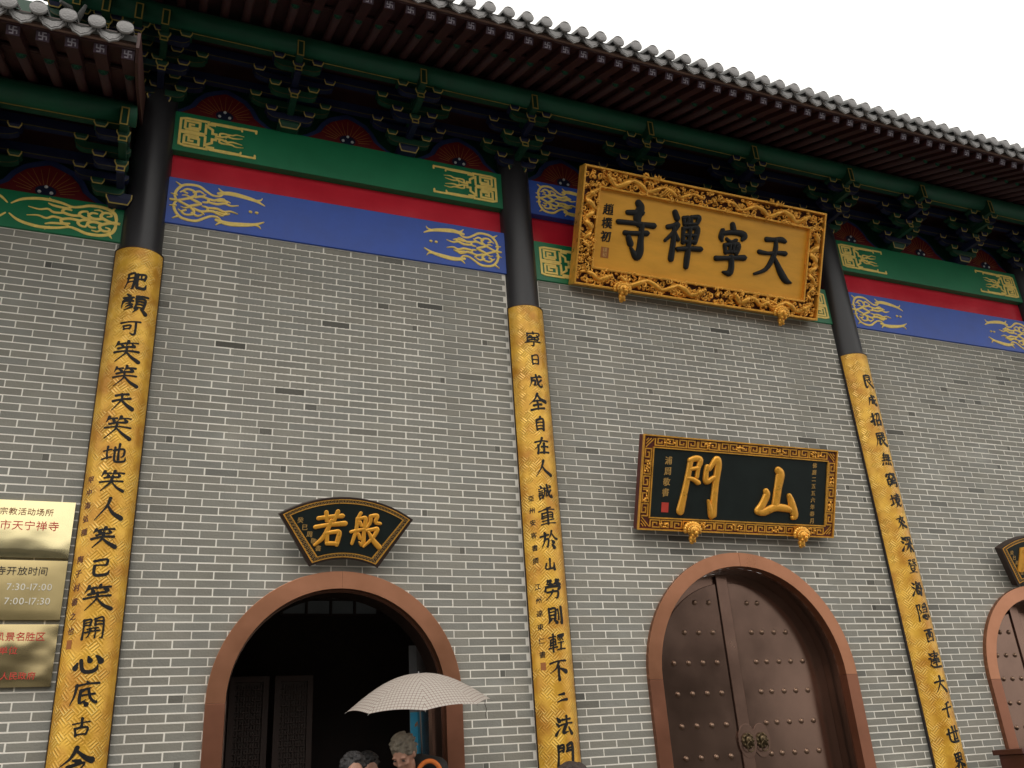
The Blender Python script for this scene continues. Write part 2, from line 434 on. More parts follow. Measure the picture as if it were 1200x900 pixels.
# brush characters: strokes of (x, y, half width) on a 100 x 100 square
BR = {
 '天': [[(26,92,5),(44,94,4.2),(64,97,5.5),(74,95,4.5)], [(10,62,4.6),(32,62,3.6),(58,67,3.8),(78,68,4.8)],
       [(50,94,4),(52,76,5),(46,52,5),(30,26,4),(2,12,2.6)], [(48,58,3),(58,44,5),(72,24,7),(86,10,6.5),(100,6,2)]],
 '寧': [[(48,99,5),(52,90,5.5)], [(20,84,4.5),(17,72,5),(20,66,3)], [(20,79,4),(44,84,4),(72,86,5),(86,82,6),(80,74,3)],
       [(34,70,3),(48,66,3),(62,71,3)], [(30,56,3.5),(34,44,3.5)], [(30,58,3.5),(50,62,3.5),(70,62,5),(66,46,4)], [(34,45,3.2),(50,47,3),(66,48,3.2)],
       [(46,60,2.6),(46,48,2.6)], [(57,61,2.6),(56,48,2.6)],
       [(8,30,4.5),(34,33,3.8),(64,37,4),(90,40,5)], [(52,36,5),(55,18,5),(50,6,5.5),(32,6,2.2)]],
 '禪': [[(24,97,5),(30,88,5.5)], [(8,68,4),(22,72,3.8),(34,76,4.5),(24,60,3.2),(4,42,2.6)], [(26,66,4),(26,40,4.6),(24,10,5.2)], [(30,58,3),(38,48,3.6)],
       [(48,90,3.4),(52,78,3.2)], [(48,90,3.2),(62,92,3.4),(60,80,3)], [(68,94,3.2),(70,82,3)], [(68,94,3.2),(90,96,4.2),(84,82,3.2)], [(52,79,2.8),(84,83,2.8)],
       [(50,70,3.6),(52,44,3.6)], [(50,70,3.4),(70,74,3.6),(88,74,5),(84,48,4.2)], [(53,58,3),(83,61,3)], [(53,46,3.2),(84,49,3.2)],
       [(40,30,4),(66,34,3.8),(100,37,4.6)], [(68,72,3.6),(68,40,4.2),(67,18,5),(66,0,4.4)]],
 '寺': [[(26,80,4),(44,82,4.5),(62,84,5)], [(52,100,6),(58,92,7),(52,74,7),(56,62,5)], [(4,60,4),(36,62,3.8),(70,63,4),(96,64,5)],
       [(24,42,4.2),(48,44,3.6),(80,48,4.6)], [(66,60,4.5),(66,34,5),(66,12,6.5),(58,2,6),(42,16,2.4)], [(34,34,4.8),(40,24,5.5)]],
 '山': [[(50,97,6),(56,88,8),(52,60,7),(48,26,7)], [(22,52,5),(24,44,6),(14,24,6),(4,12,6)], [(4,10,5),(20,10,6),(46,20,6),(72,20,6),(84,18,5)], [(82,46,4),(88,34,6),(98,8,7),(94,2,4)]],
 '門': [[(22,90,4.2),(18,66,4.4),(11,34,5),(4,6,6.2)], [(21,93,4.0),(36,97,4.4),(47,94,4.8),(43,80,3.4),(41,66,3.2)], [(24,78,2.8),(41,81,2.8)], [(19,62,3.2),(31,61,3.2),(44,56,4)],
       [(66,84,3.6),(64,72,4.0),(66,58,4.2),(84,66,3.2)], [(72,80,3.0),(88,98,4.6),(95,90,5.6),(91,56,5.2),(89,24,5.4),(87,0,6),(74,26,1.6)]],
 '般': [[(28,100,4.5),(20,88,3.6)], [(18,84,4.4),(17,50,4.6),(6,10,4)], [(18,84,4),(34,86,4),(46,84,5.2),(44,44,5),(42,8,5.5),(30,14,2.4)], [(0,44,4),(26,50,4),(54,54,4.6)], [(28,74,4),(33,64,4.4)], [(26,38,4),(31,26,4.4)],
       [(62,92,5),(62,74,4.6),(52,60,3)], [(62,93,4.4),(84,95,5.2),(80,76,4.6),(96,72,4)], [(54,50,4.6),(74,54,4.6),(88,54,5.4),(74,28,4.6),(46,2,3)], [(60,44,3.6),(78,20,6),(98,2,6.5)]],
 '若': [[(10,80,5),(46,86,4.6),(88,90,5.6)], [(34,98,5.4),(38,74,4.6)], [(72,102,5.4),(62,76,4.2)], [(2,54,5),(44,62,4.8),(98,68,6.4)],
       [(52,74,5),(40,42,5.5),(26,20,5),(4,2,3.4)], [(42,38,5),(44,8,5)], [(42,38,4.6),(66,42,5),(82,40,6),(76,6,5.6)], [(44,8,5),(76,8,5)]],
}


def brush_char(ch, f, cx, cy, size, mt, parent, h=0.02, sx=1.0, k=1.0):
    mb = MB(); mb.smooth = True
    for i, st in enumerate(BR[ch]):
        pl = catmull([(x, y, wd * k) for x, y, wd in st], 6)
        pl = [(cx + (x - 50) * size / 100 * sx, cy + (y - 50) * size / 100, wd * size / 100) for x, y, wd in pl]
        ribbon(mb, pl, f, h + 0.0007 * i, True, True, base=-0.002)
    return mb.build('character', mt, parent)


# running-hand characters for the couplets: "xxyy-xxyy..." per stroke, suffix p = tapers off, h = swells, k = hook
HAND = {
'日':"2585-2815;2585-7588-7215;3052-7052;2818-7218",'人':"5592-4560-1012p;4862-6535-9512h",'大':"1262-8868;5292-4860-1208p;5058-7030-9508h",
'天':"2585-7890;1258-8864;5288-4855-1008p;5055-7028-9608h",'二':"3070-6874h;1525-8830h",'不':"1080-9086;5284-3858-0838p;5264-5205;6052-8838h",
'山':"5092-4822;2058-1420-8024;8460-8612h",'古':"1270-8876;5295-5050;2545-3010;2545-7848-7212;3014-7214",'今':"5295-3565-0540p;5085-7560-9848h;4258-5850h;3038-7542-5012p",
'可':"0880-9486;2260-2440;2260-5262-5042;2642-5044;7484-7615-6210-5218k",'心':"1848-1030h;3255-3818-6008-8016-8030k;5062-5850h;7860-9040h",
'己':"2282-7686-7460;2860-7460;2660-2520-4008-8012-8832k",'地':"0868-4272;2690-2532;0528-4236;5066-8872-8640-7834k;7095-7022;5282-5222-6408-9212-9530k",
'肥':"2088-1850-0812p;2088-4490-4215-3212k;2066-4268;2046-4248;5686-8888-8658;5660-8662;7084-7060;5686-5622-6610-9014-9434k",
'顏':"2296-3088h;0880-4684;1678-3666p;3678-1868p;1064-4868;1264-0628p;3858-2048p;4248-2236p;4636-1818p;5692-9894;7490-6880;5878-5830;5878-9080-8832;6064-8866;6050-8852;6036-8838;6628-5208p;8028-9810h",
'笑':"2096-0874p;1886-4690;3084-3676h;5898-4878p;5688-9292;7086-7876h;2266-7472;0648-9454;5070-4440-1006p;5046-7022-9804h",
'開':"1692-1206;1692-4294-4066;1880-4080;1666-4068;5892-5866;5892-8894-8810-7808k;6080-8682;5866-8668;2850-7252;2234-7838;4050-3824-2810p;6052-6008",
'底':"5098-5488h;1680-9286;2082-1640-0408p;3862-6670p;3660-3818-5426k;3642-8046;6066-6830-8812-9222k;5016-5808h",
'成':"1870-8876;2070-1640-0408p;2250-4452-4020-3226k;4892-5850-7212-9208-9226k;8454-6030-4812p;6888-7880h",
'全':"5296-3668-0440p;5090-7066-9850h;3056-7058;3034-7036;1410-8812;5056-5012",'自':"5096-4082p;2878-2808;2878-7480-7208;3058-7260;3036-7238;3012-7214",
'在':"1076-9080;4898-3460-0830p;2856-2806;4644-8648;6464-6410;4010-9212",
'誠':"2092-2884h;0872-3876;1258-3460;1244-3446;1228-1206;1228-3430-3210;1410-3212;4672-9478;4872-4640-3810p;4852-6254-5826;6695-7250-8416-9810-9628k;9256-7430-6016p;8292-9084h",
'重':"7094-2886p;0676-9480;2064-2038;2064-8066-7838;2250-7852;2038-8040;5090-4808;1824-8426;0806-9408",
'於':"2494-3084h;0470-4876;2870-2040-0408p;2250-4452-4012-3018k;6896-5870-4452p;6484-8260-9852h;6446-7436h;6620-7808h",
'勞':"2696-2082p;1882-3876;3696-2466p;3884-4476h;7096-6080p;6082-8078;8496-6864p;8284-9276h;1464-1050;1464-9066-8250;2038-7842-7210-6014k;4850-4030-1404p",
'則':"1490-1434;1490-4892-4836;1472-4874;1654-4656;1434-4836;2232-0808p;4030-5214h;6684-6630;8696-8610-7616k",
'輕':"0682-4484;1268-1236;1268-4070-4038;1452-4054;1236-4038;0422-4824;2696-2604;5488-9492;6284-5470-6458p;7684-6670-7658p;9084-8070-9258p;5648-9250;7450-7412;5008-9812",
'法':"1490-2478h;0864-2054h;0610-3040p;4078-8682;6496-6256;3254-9660;6054-4418-7024k;7644-9012h",
'寧':"5099-5290h;1888-1474;1886-8688-8274;3276-2866h;3872-4662-6064k;7076-7868h;1860-1844;1860-8262-7844;2044-7846;4260-4246;6060-6046;0834-9438;5436-5208-3814k",
'門':"1692-1206;1692-4294-4068;1880-4080;1668-4070;5892-5868;5892-8894-8808-7612k;6080-8682;5868-8670",
'良':"4898-5490h;2886-2808-4620k;2886-7488-7256;3070-7272;3056-7258;8448-6030p;4850-6826-9604h",
'招':"0872-3676;2496-2412-1418k;0436-3850p;4688-8690-8050-7054k;6288-5664-4246p;4840-4808;4840-8642-8210;5010-8412",
'展':"2090-8292-8076;2274-8076;2090-1840-0406p;3072-8874;4080-4062;6682-6662;2456-9460;3856-3614-5224k;8646-6834p;5256-7222-9806h",
'無':"3098-1676p;2084-8888;0862-9466;2680-2440;4482-4440;6282-6240;8084-8040;0438-9642;1224-0608h;3624-3410h;5824-6210h;8026-9208h",
'窮':"5098-5290h;1888-1476;1888-8688-8276;3878-1866p;6078-8666h;3462-2652p;1652-1624;1652-4254-4026;1838-4040;1624-4026;3022-1606p;5658-5644;5660-8662-8446-5644;5644-5630-9032-8806-7010k",
'境':"0670-3474;2092-2032;0426-3636p;6896-7288h;4284-9288;5682-6072h;8084-7474p;3870-9674;4660-4638;4660-8862-8638;4850-8652;4638-8640;5836-5014-3606p;7238-7214-8406-9822k",
'來':"1478-8682;3872-2248p;3060-4448h;7074-5848p;6660-8046h;5096-5004;4848-3024-0610p;5248-7024-9608h",
'深':"1692-2480h;0868-1858h;0612-2640p;4086-3874;4086-9288-8674;5878-4456p;6878-8664h;3648-9652;6660-6604;6246-4622-3010p;6848-8222-9812h",
'登':"2690-4692-0850p;1874-2866h;7096-6084-9852h;8896-7480p;8276-9470;3464-6866;3052-3030;3052-7054-6832;3032-6834;3622-4212h;6624-5812p;1404-8806",
'海':"1490-2478h;0866-2056h;0610-2842p;5096-3874p;4484-9086;4670-4220-8222;4670-8472-7806-6812k;3246-9850;6066-6256h;5840-6030h",
'隱':"1090-0804;1090-3490-2468-3450-2438k;7896-4888p;5084-5476h;6484-6676h;8486-7876p;4672-8674-8446;4860-8462;4446-8648;4030-3818h;5032-5212-7208-7820k;6634-7024h;8434-9420h",
'西':"0886-9490;2266-2208;2266-8268-7810;4286-3838-2830p;5886-5844-7240k;2412-7814",
'達':"3082-8884;5698-5670;2668-9472;4464-4856h;7266-6858p;3454-8456;3042-8844;5656-5618;3030-9032;1290-2080h;0858-2060-1230-0418p;1024-3008-9606h",
'千':"7692-3082p;0656-9462;5284-5002",'世':"0658-9666;2280-2220-8616;5092-5028;5028-7630;7690-7630",
'界':"2692-2654;2692-7894-7456;2874-7676;2856-7658;5092-5056;5052-3234-0822p;5250-7232-9622h;3634-3216-2204p;6434-6402",
}


def hand_char(ch, f, cx, cy, size, mt, parent, seed, sx=1.0, h=.003):
    rnd = random.Random(seed * 31 + 7)
    st = HAND[ch].split(';')
    base = (6.2 - .13 * min(len(st), 14)) * rnd.uniform(.92, 1.18)
    ang = rnd.uniform(-.05, .05); sl = rnd.uniform(.06, .16)
    mb = MB()
    for i, q in enumerate(st):
        kind = ''
        if q[-1] in 'phk': kind, q = q[-1], q[:-1]
        P = [(float(t[:2]), float(t[2:])) for t in q.split('-')]
        n = len(P); wk = base * rnd.uniform(.8, 1.3)
        # horizontals thinner than verticals and sweeps
        if abs(P[-1][1] - P[0][1]) < 10 and kind == '': wk *= .80
        out = []
        for k, (x, y) in enumerate(P):
            t = k / (n - 1)
            if kind == 'p': w_ = 1.25 * (1 - t) + .22 * t
            elif kind == 'h': w_ = .62 * (1 - t) + 1.55 * t
            elif kind == 'k': w_ = 1.1 if k < n - 1 else .25
            else: w_ = 1.12 if k in (0, n - 1) else 1.0
            x += rnd.uniform(-2.2, 2.2) - 50; y += rnd.uniform(-2.2, 2.2) - 50
            y += x * sl; x, y = x * math.cos(ang) - y * math.sin(ang), x * math.sin(ang) + y * math.cos(ang)
            out.append((x, y, w_ * wk))
        if n == 2:      # slight bow and a waist in the middle
            a, b = out
            m_ = ((a[0] + b[0]) / 2 + (b[1] - a[1]) * rnd.uniform(-.05, .05), (a[1] + b[1]) / 2 + abs(b[0] - a[0]) * rnd.uniform(.0, .06), (a[2] + b[2]) / 2 * (.72 if kind == '' else 1))
            out = [a, m_, b]
        pl = [(cx + x * size / 100 * sx, cy + y * size / 100, w_ * size / 100) for x, y, w_ in catmull(out, 5)]
        ribbon(mb, pl, f, h + .00025 * i, True, False)
    return mb.build('character', mt, parent)


_glyphs = {}


def glyph(ch, bold=0.022, slant=0.10, rough=0.012, seed=0, brushy=True):
    key = (ch, bold, slant, rough, seed, brushy)
    if key in _glyphs: return _glyphs[key]
    cu = bpy.data.curves.new('g', 'FONT'); cu.body = ch; cu.size = 1.0; cu.resolution_u = 3; cu.fill_mode = 'FRONT'; cu.align_x = 'CENTER'
    ob = bpy.data.objects.new('g', cu); COL.objects.link(ob)
    dg = bpy.context.evaluated_depsgraph_get()
    me = bpy.data.meshes.new_from_object(ob.evaluated_get(dg))
    bpy.data.objects.remove(ob); bpy.data.curves.remove(cu)
    bm = bmesh.new(); bm.from_mesh(me); bpy.data.meshes.remove(me)
    bmesh.ops.remove_doubles(bm, verts=bm.verts[:], dist=1e-5)
    if brushy:
        long_e = [e for e in bm.edges if e.is_boundary and e.calc_length() > 0.16]
        bmesh.ops.subdivide_edges(bm, edges=long_e, cuts=3)
        bmesh.ops.triangulate(bm, faces=bm.faces[:])
        nr = {}
        for e in bm.edges:
            if not e.is_boundary: continue
            l = e.link_loops[0]
            a, b = l.vert, l.link_loop_next.vert
            d = (b.co - a.co).normalized(); nn = Vector((d.y, -d.x, 0))
            for q in (a, b): nr.setdefault(q, Vector()); nr[q] += nn
        for q, nn in nr.items():
            nn.normalize()
            wgt = bold * (0.35 + 1.0 * abs(nn.x)) * (0.75 + 0.9 * noise.noise(Vector((q.co.x * 2.3 + seed * 7.1, q.co.y * 2.3, seed * 3.3))))
            q.co += nn * wgt
        for q in bm.verts:
            p = q.co.copy()
            q.co.x += rough * noise.noise(p * 4 + Vector((seed, 0, 0))) * 2 + 0.05 * noise.noise(p * 1.3 + Vector((seed * 1.7, 5, 0)))
            q.co.y += rough * noise.noise(p * 4 + Vector((0, seed + 9, 0))) * 2 + slant * p.x + 0.05 * noise.noise(p * 1.3 + Vector((2, seed * 1.7, 5)))
    if brushy:
        lo_, hi_ = min(q.co.x for q in bm.verts), max(q.co.x for q in bm.verts)
        k_ = lo_ + .11
        while k_ < hi_:
            bmesh.ops.bisect_plane(bm, geom=bm.verts[:] + bm.edges[:] + bm.faces[:], plane_co=(k_, 0, 0), plane_no=(1, 0, 0), dist=1e-5); k_ += .11
    xs = [q.co.x for q in bm.verts]; ys = [q.co.y for q in bm.verts]
    cx = (min(xs) + max(xs)) / 2; cy = 0.36 if not brushy else (min(ys) + max(ys)) / 2 * 0.6 + 0.36 * 0.4
    vs = [(q.co.x - (cx if brushy else cx), q.co.y - cy) for q in bm.verts]
    bm.verts.index_update()
    fs = [[q.index for q in fa.verts] for fa in bm.faces]
    bd = []
    for e in bm.edges:
        if e.is_boundary:
            l = e.link_loops[0]; bd.append((l.vert.index, l.link_loop_next.vert.index))
    wid = max(xs) - min(xs)
    bm.free()
    _glyphs[key] = (vs, fs, bd, wid)
    return _glyphs[key]


def add_glyph(mb, ch, f, cx, cy, size, h=0.004, xs=1.0, **kw):
    vs, fs, bd, wid = glyph(ch, **kw)
    n = len(vs)
    V = [f(cx + x * size * xs, cy + y * size, h) for x, y in vs] + [f(cx + x * size * xs, cy + y * size, 0) for x, y in vs]
    F = [list(q) for q in fs] + [(b, a, a + n, b + n) for a, b in bd]
    mb.add(V, F)


def text_line(mb, s, f, cx, cy, size, h=0.002, spacing=1.0, **kw):
    """latin or cjk text centred on cx"""
    wd = []
    for c in s:
        if c == ' ': wd.append(0.3); continue
        wd.append(glyph(c, brushy=False)[3] + 0.12)
    tot = sum(wd) * size * spacing
    x = cx - tot / 2
    for c, q in zip(s, wd):
        q = q * size * spacing
        if c != ' ':
            vs, fs, bd, g = glyph(c, brushy=False)
            n = len(vs)
            V = [f(x + q / 2 + a * size, cy + b * size, h) for a, b in vs]
            mb.add(V, [list(t) for t in fs])
        x += q


def plane_map(ox, oy, oz, tilt=0.0):
    """board coordinates: u right, v up the board, h out of its face; board leans forward by tilt"""
    s, c = math.sin(tilt), math.cos(tilt)
    return lambda u, v, h: Vector((ox + u, oy - v * s - h * c, oz + v * c - h * s))


def board_matrix(ox, oy, oz, tilt):
    s, c = math.sin(tilt), math.cos(tilt)
    m = Matrix(((1, 0, 0, ox), (0, c, -s, oy), (0, s, c, oz), (0, 0, 0, 1)))
    return m


# ------------------------------------------------------------------ ground, terrace, room
g = MB(); g.add([(-600, -600, 0), (600, -600, 0), (600, 600, 0), (-600, 600, 0)], [(0, 1, 2, 3)])
tag(g.build('ground', m_pave), 'wet grey paved forecourt in front of the gatehouse', kind='structure')
TZ = 0.30
t = MB(); t.box(-8, 16, -2.25, 5.2, 0.004, TZ, ch=0.01)
t.box(-8, 16, -2.65, -2.262, 0.004, TZ / 2, ch=0.01)
tag(t.build('terrace', m_stone), 'grey stone terrace with one step under the gatehouse wall', kind='structure')

# arches: centre x, centre height (rel), outer radius, frame width
ARCH = {2: (1.445, 0.60, 0.955, 0.135), 3: (5.215, 0.685, 1.125, 0.130), 4: (8.985, 0.60, 0.955, 0.135)}
BAYS = {1: (-3.6, -0.43, 4.256), 2: (-0.137, 3.022, 4.525), 3: (3.361, 7.068, 4.515), 4: (7.373, 10.39, 4.522)}
LBL = {1: 'grey brick wall left of the leftmost black column, behind the brass plaques',
       2: 'grey brick wall around the open arched doorway with the umbrella in front',
       3: 'grey brick wall around the closed central bronze gate below the gold name board',
       4: 'grey brick wall at the far right, around the cut off right hand arched gate'}
BP, BH, GAP = 0.25, 0.06215, 0.0095
BRX0, BRY0, BRD = 0.0, 0.0, 0.05


def zlow(x, A, r):
    """height (rel) above which wall exists at x, for arch A with radius r"""
    if A is None: return -9
    dx = abs(x - A[0])
    if dx >= r: return -9
    return A[1] + math.sqrt(r * r - dx * dx)


brick_meshes = {}


def brick_mesh(wd, hh):
    k = (round(wd, 3), round(hh, 4))
    if k in brick_meshes: return brick_meshes[k]
    mb = MB()
    c = 0.0015
    x, z = wd / 2, hh / 2
    vs = [(-x + c, 0, -z + c), (x - c, 0, -z + c), (x - c, 0, z - c), (-x + c, 0, z - c),
          (-x, c, -z), (x, c, -z), (x, c, z), (-x, c, z), (-x, BRD, -z), (x, BRD, -z), (x, BRD, z), (-x, BRD, z)]
    fs = [(0, 1, 2, 3)]
    for i in range(4):
        j = (i + 1) % 4
        fs.append((i, i + 4, j + 4, j)); fs.append((i + 4, i + 8, j + 8, j + 4))
    mb.add(vs, fs)
    brick_meshes[k] = mb.mesh('brick', m_brick)
    return brick_meshes[k]


def rnd_tone():
    r = random.random()
    if r < 0.005: t = random.uniform(0.34, 0.5)
    elif r < 0.022: t = random.uniform(0.62, 0.78)
    else: t = min(1.16, max(0.82, random.gauss(1.0, 0.04)))
    wv = random.uniform(-0.02, 0.02)
    return (t * (1 + wv), t, t * (1 - wv * 1.3), 1)


def build_wall(bi):
    x0, x1, top = BAYS[bi]
    A = ARCH.get(bi)
    root = empty('brick_wall', ((x0 + x1) / 2, 0, TZ), LBL[bi], 'brick wall', 'brick wall bays between the black columns')
    ox, oz = (x0 + x1) / 2, TZ
    rcl = (A[2] - 0.03) if A else 0
    bricks = []
    nrow = int((top + ZO - TZ) / BH)
    for r in range(nrow):
        z1 = top - r * BH - GAP * 0.5
        z0 = z1 - (BH - GAP)
        xa = x0 + 0.006 - (0.125 if r % 2 == 0 else 0.0)
        if bi in (3,): xa = x0 + 0.006 - (0.125 if r % 2 == 1 else 0.0)
        while xa < x1 - 0.03:
            a = max(xa, x0 + 0.006); b = min(xa + BP - GAP, x1 - 0.006)
            xa += BP
            if b - a < 0.03: continue
            if A and z0 < A[1] and a < A[0] + rcl and b > A[0] - rcl:      # beside the jambs
                segs = []
                if a < A[0] - rcl: segs.append((a, min(b, A[0] - rcl)))
                if b > A[0] + rcl: segs.append((max(a, A[0] + rcl), b))
                for s in segs:
                    if s[1] - s[0] > 0.012: bricks.append((s[0], s[1], z0, z1, None))
                continue
            if A and max(zlow(a, A, rcl), zlow(b, A, rcl), zlow(min(max(A[0], a), b), A, rcl)) > z0:
                n = 8
                cols = []
                for i in range(n + 1):
                    xx = a + (b - a) * i / n
                    cols.append((xx, max(z0, zlow(xx, A, rcl))))
                run = []
                for q in cols + [(None, 99)]:
                    if q[1] < z1 - 0.004: run.append(q)
                    else:
                        if len(run) >= 2: bricks.append((run[0][0], run[-1][0], z0, z1, list(run)))
                        run = []
                continue
            bricks.append((a, b, z0, z1, None))
    # a few bricks are cut and half of them dark, as on the real wall
    out = []
    for a, b, z0, z1, poly in bricks:
        tone = rnd_tone()
        if poly is None and b - a > 0.2 and random.random() < 0.014:
            s = random.choice((0.045, 0.05, 0.1)); dk = (tone[0] * .55, tone[1] * .55, tone[2] * .55, 1)
            if random.random() < 0.5: out.append((a, a + s, z0, z1, None, dk)); out.append((a + s + 0.0005, b, z0, z1, None, tone))
            else: out.append((a, b - s - 0.0005, z0, z1, None, tone)); out.append((b - s, b, z0, z1, None, dk))
        else: out.append((a, b, z0, z1, poly, tone))
    jit = lambda q: (q[0] + random.uniform(-.0016, .0016), q[1] + random.uniform(-.0016, .0016), q[2] + random.uniform(-.0013, .0013), q[3] + random.uniform(-.0013, .0013)) + tuple(q[4:]) if q[4] is None and q[1] - q[0] > .1 else q
    out = [jit(q) for q in out]
    sc_ = []
    for i, q in enumerate(out):
        a, b, z0, z1 = q[:4]
        p = project((a + b) / 2, 0, (z0 + z1) / 2 + ZO)
        if p is None or not (-0.01 < p[0] < 1.01 and -0.01 < p[1] < 0.76) or q[4] is not None:
            continue
        pa = project(a, 0, z0 + ZO); pb = project(b, 0, z0 + ZO); pc = project(a, 0, z1 + ZO)
        ar = abs((pb[0] - pa[0]) * (pc[1] - pa[1]) - (pb[1] - pa[1]) * (pc[0] - pa[0]))
        sc_.append((ar, i))
    sc_.sort(reverse=True)
    single = set(i for _, i in sc_[:298])
    mb = MB(); tones = []
    for i, (a, b, z0, z1, poly, tone) in enumerate(out):
        dy = random.uniform(-0.0006, 0.0006)
        if i in single:
            o = inst(brick_mesh(b - a, z1 - z0), 'brick', root, ((a + b) / 2 - ox, dy, (z0 + z1) / 2 + ZO - oz))
            o.color = tone
            continue
        n0 = len(mb.f)
        if poly is None:
            c = 0.0015
            vs = [(a + c, dy, z0 + c), (b - c, dy, z0 + c), (b - c, dy, z1 - c), (a + c, dy, z1 - c), (a, .008, z0), (b, .008, z0), (b, .008, z1), (a, .008, z1)]
            vs = [(x - ox, y, z + ZO - oz) for x, y, z in vs]
            mb.add(vs, [(0, 1, 2, 3), (0, 4, 5, 1), (1, 5, 6, 2), (2, 6, 7, 3), (3, 7, 4, 0)])
        else:
            pts = [(x - ox, z + ZO - oz) for x, z in poly] + [(poly[-1][0] - ox, z1 + ZO - oz), (poly[0][0] - ox, z1 + ZO - oz)]
            mb.prism(pts, dy, 0.02)
        tones += [tone] * (len(mb.f) - n0)
    o = mb.build('brick_field', m_brick_stuff, root)
    tag(o, kind='stuff')
    at = o.data.attributes.new('tone', 'FLOAT_COLOR', 'FACE')
    at.data.foreach_set('color', [c for tn in tones for c in tn])
    # mortar sheet with the arch cut out of it, 6 mm behind the brick faces
    mo = MB()
    xs = [x0, x1]
    if A:
        n = 48
        xs += [A[0] + rcl * math.cos(math.pi * i / n) for i in range(n + 1)]
    xs = sorted(set(round(x, 5) for x in xs))
    for a, b in zip(xs, xs[1:]):
        mid = (a + b) / 2
        inside = A and abs(mid - A[0]) < rcl
        la = max(TZ - ZO, zlow(a, A, rcl) if zlow(a, A, rcl) > -5 else A[1]) if inside else TZ - ZO
        lb = max(TZ - ZO, zlow(b, A, rcl) if zlow(b, A, rcl) > -5 else A[1]) if inside else TZ - ZO
        mo.add([(a - ox, 0.0016, la + ZO - oz), (b - ox, 0.0016, lb + ZO - oz), (b - ox, 0.0016, top + 0.004 + ZO - oz), (a - ox, .0065, top + 0.004 + ZO - oz),
                (a - ox, .25, la + ZO - oz), (b - ox, .25, lb + ZO - oz), (b - ox, .25, top + 0.004 + ZO - oz), (a - ox, .25, top + 0.004 + ZO - oz)],
               [(0, 1, 2, 3), (7, 6, 5, 4), (0, 4, 5, 1), (3, 2, 6, 7)])
    mo.build('mortar', m_mortar, root)
    # pale pointing fillet down both edges and along the top
    ed = MB()
    for xx in (x0, x1 - 0.009):
        ed.box(xx - ox, xx + 0.009 - ox, -0.003, 0.006, 0, top + ZO - oz)
    ed.box(x0 + 0.0095 - ox, x1 - 0.0095 - ox, -0.0028, 0.006, top - 0.004 + ZO - oz, top + 0.0035 + ZO - oz)
    ed.build('edge_pointing', m_mortar, root)


for b_ in (1, 2, 3, 4):
    build_wall(b_)

# dark room behind the open doorway
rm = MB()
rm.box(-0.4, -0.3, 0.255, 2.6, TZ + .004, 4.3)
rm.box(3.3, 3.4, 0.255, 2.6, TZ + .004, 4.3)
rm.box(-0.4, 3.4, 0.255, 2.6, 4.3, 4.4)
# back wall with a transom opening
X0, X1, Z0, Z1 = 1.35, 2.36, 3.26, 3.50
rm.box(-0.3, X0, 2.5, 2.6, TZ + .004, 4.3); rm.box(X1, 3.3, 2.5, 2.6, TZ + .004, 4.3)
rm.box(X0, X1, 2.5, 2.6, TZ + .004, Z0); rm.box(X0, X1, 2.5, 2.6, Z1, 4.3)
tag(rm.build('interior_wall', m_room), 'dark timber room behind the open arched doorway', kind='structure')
m_pane = mat('dim_window_pane', (0.10, 0.105, 0.105), 0.6)
m_pane.node_tree.nodes['Principled BSDF'].inputs['Transmission Weight'].default_value = 0.25
wi = empty('transom_window', ((X0 + X1) / 2, 2.5, Z0), 'dim grey transom window high inside the dark open doorway', 'window')
mb = MB()
for k in range(5):
    xx = -(X1 - X0) / 2 + (X1 - X0) * k / 4
    mb.box(xx - .012, xx + .012, -.02, .02, 0, Z1 - Z0)
mb.box(-(X1 - X0) / 2, (X1 - X0) / 2, -.018, .018, -.012, .012)
mb.box(-(X1 - X0) / 2, (X1 - X0) / 2, -.018, .018, Z1 - Z0 - .012, Z1 - Z0 + .012)
mb.box(-(X1 - X0) / 2, (X1 - X0) / 2, -.016, .016, .15, .165)
mb.build('frame', m_lattice, wi)
for k in range(4):
    xx = -(X1 - X0) / 2 + (X1 - X0) * k / 4
    mb = MB(); mb.box(xx + .001, xx + (X1 - X0) / 4 - .001, .021, .027, -.01, Z1 - Z0 + .01)
    mb.build('pane', m_pane, wi)

# lattice screen doors standing inside
def lattice_door(x, y, wd, ht, label):
    root = empty('lattice_door', (x, y, TZ), label, 'lattice door', 'lattice doors inside the open doorway')
    mb = MB()
    mb.box(-wd / 2, -wd / 2 + .05, -.02, .02, 0, ht); mb.box(wd / 2 - .05, wd / 2, -.02, .02, 0, ht)
    for z in (0, 0.75, ht - .05): mb.box(-wd / 2 + .05, wd / 2 - .05, -.019, .019, z, z + .05)
    mb.build('frame', m_lattice, root)
    mb = MB(); mb.box(-wd / 2 + .05, wd / 2 - .05, -.008, .008, .05, .75); mb.build('lower_panel', m_lattice, root)
    lt = MB(); n = 5; cw = (wd - .1) / n
    rnd = random.Random(int(x * 100))
    nz_ = int((ht - .85) / cw)
    for i in range(n):
        for j in range(nz_):
            cx = -wd / 2 + .05 + cw * i; cz = .8 + cw * j
            k = (i + j) % 2
            lt.box(cx, cx + cw * (1 if k else .6), -.010, .010, cz, cz + .010)
            lt.box(cx + cw * .5, cx + cw * .5 + .010, -.009, .009, cz, cz + cw * (.6 if k else 1))
            lt.box(cx, cx + .010, -.008, .008, cz + cw * .2, cz + cw * .8)
    lt.build('lattice', m_lattice, root)
    bk = MB(); bk.box(-wd / 2 + .05, wd / 2 - .05, .012, .016, .8, ht - .05)
    bk.build('paper_backing', mat('old_paper', (0.09, 0.07, 0.06), 0.8), root)


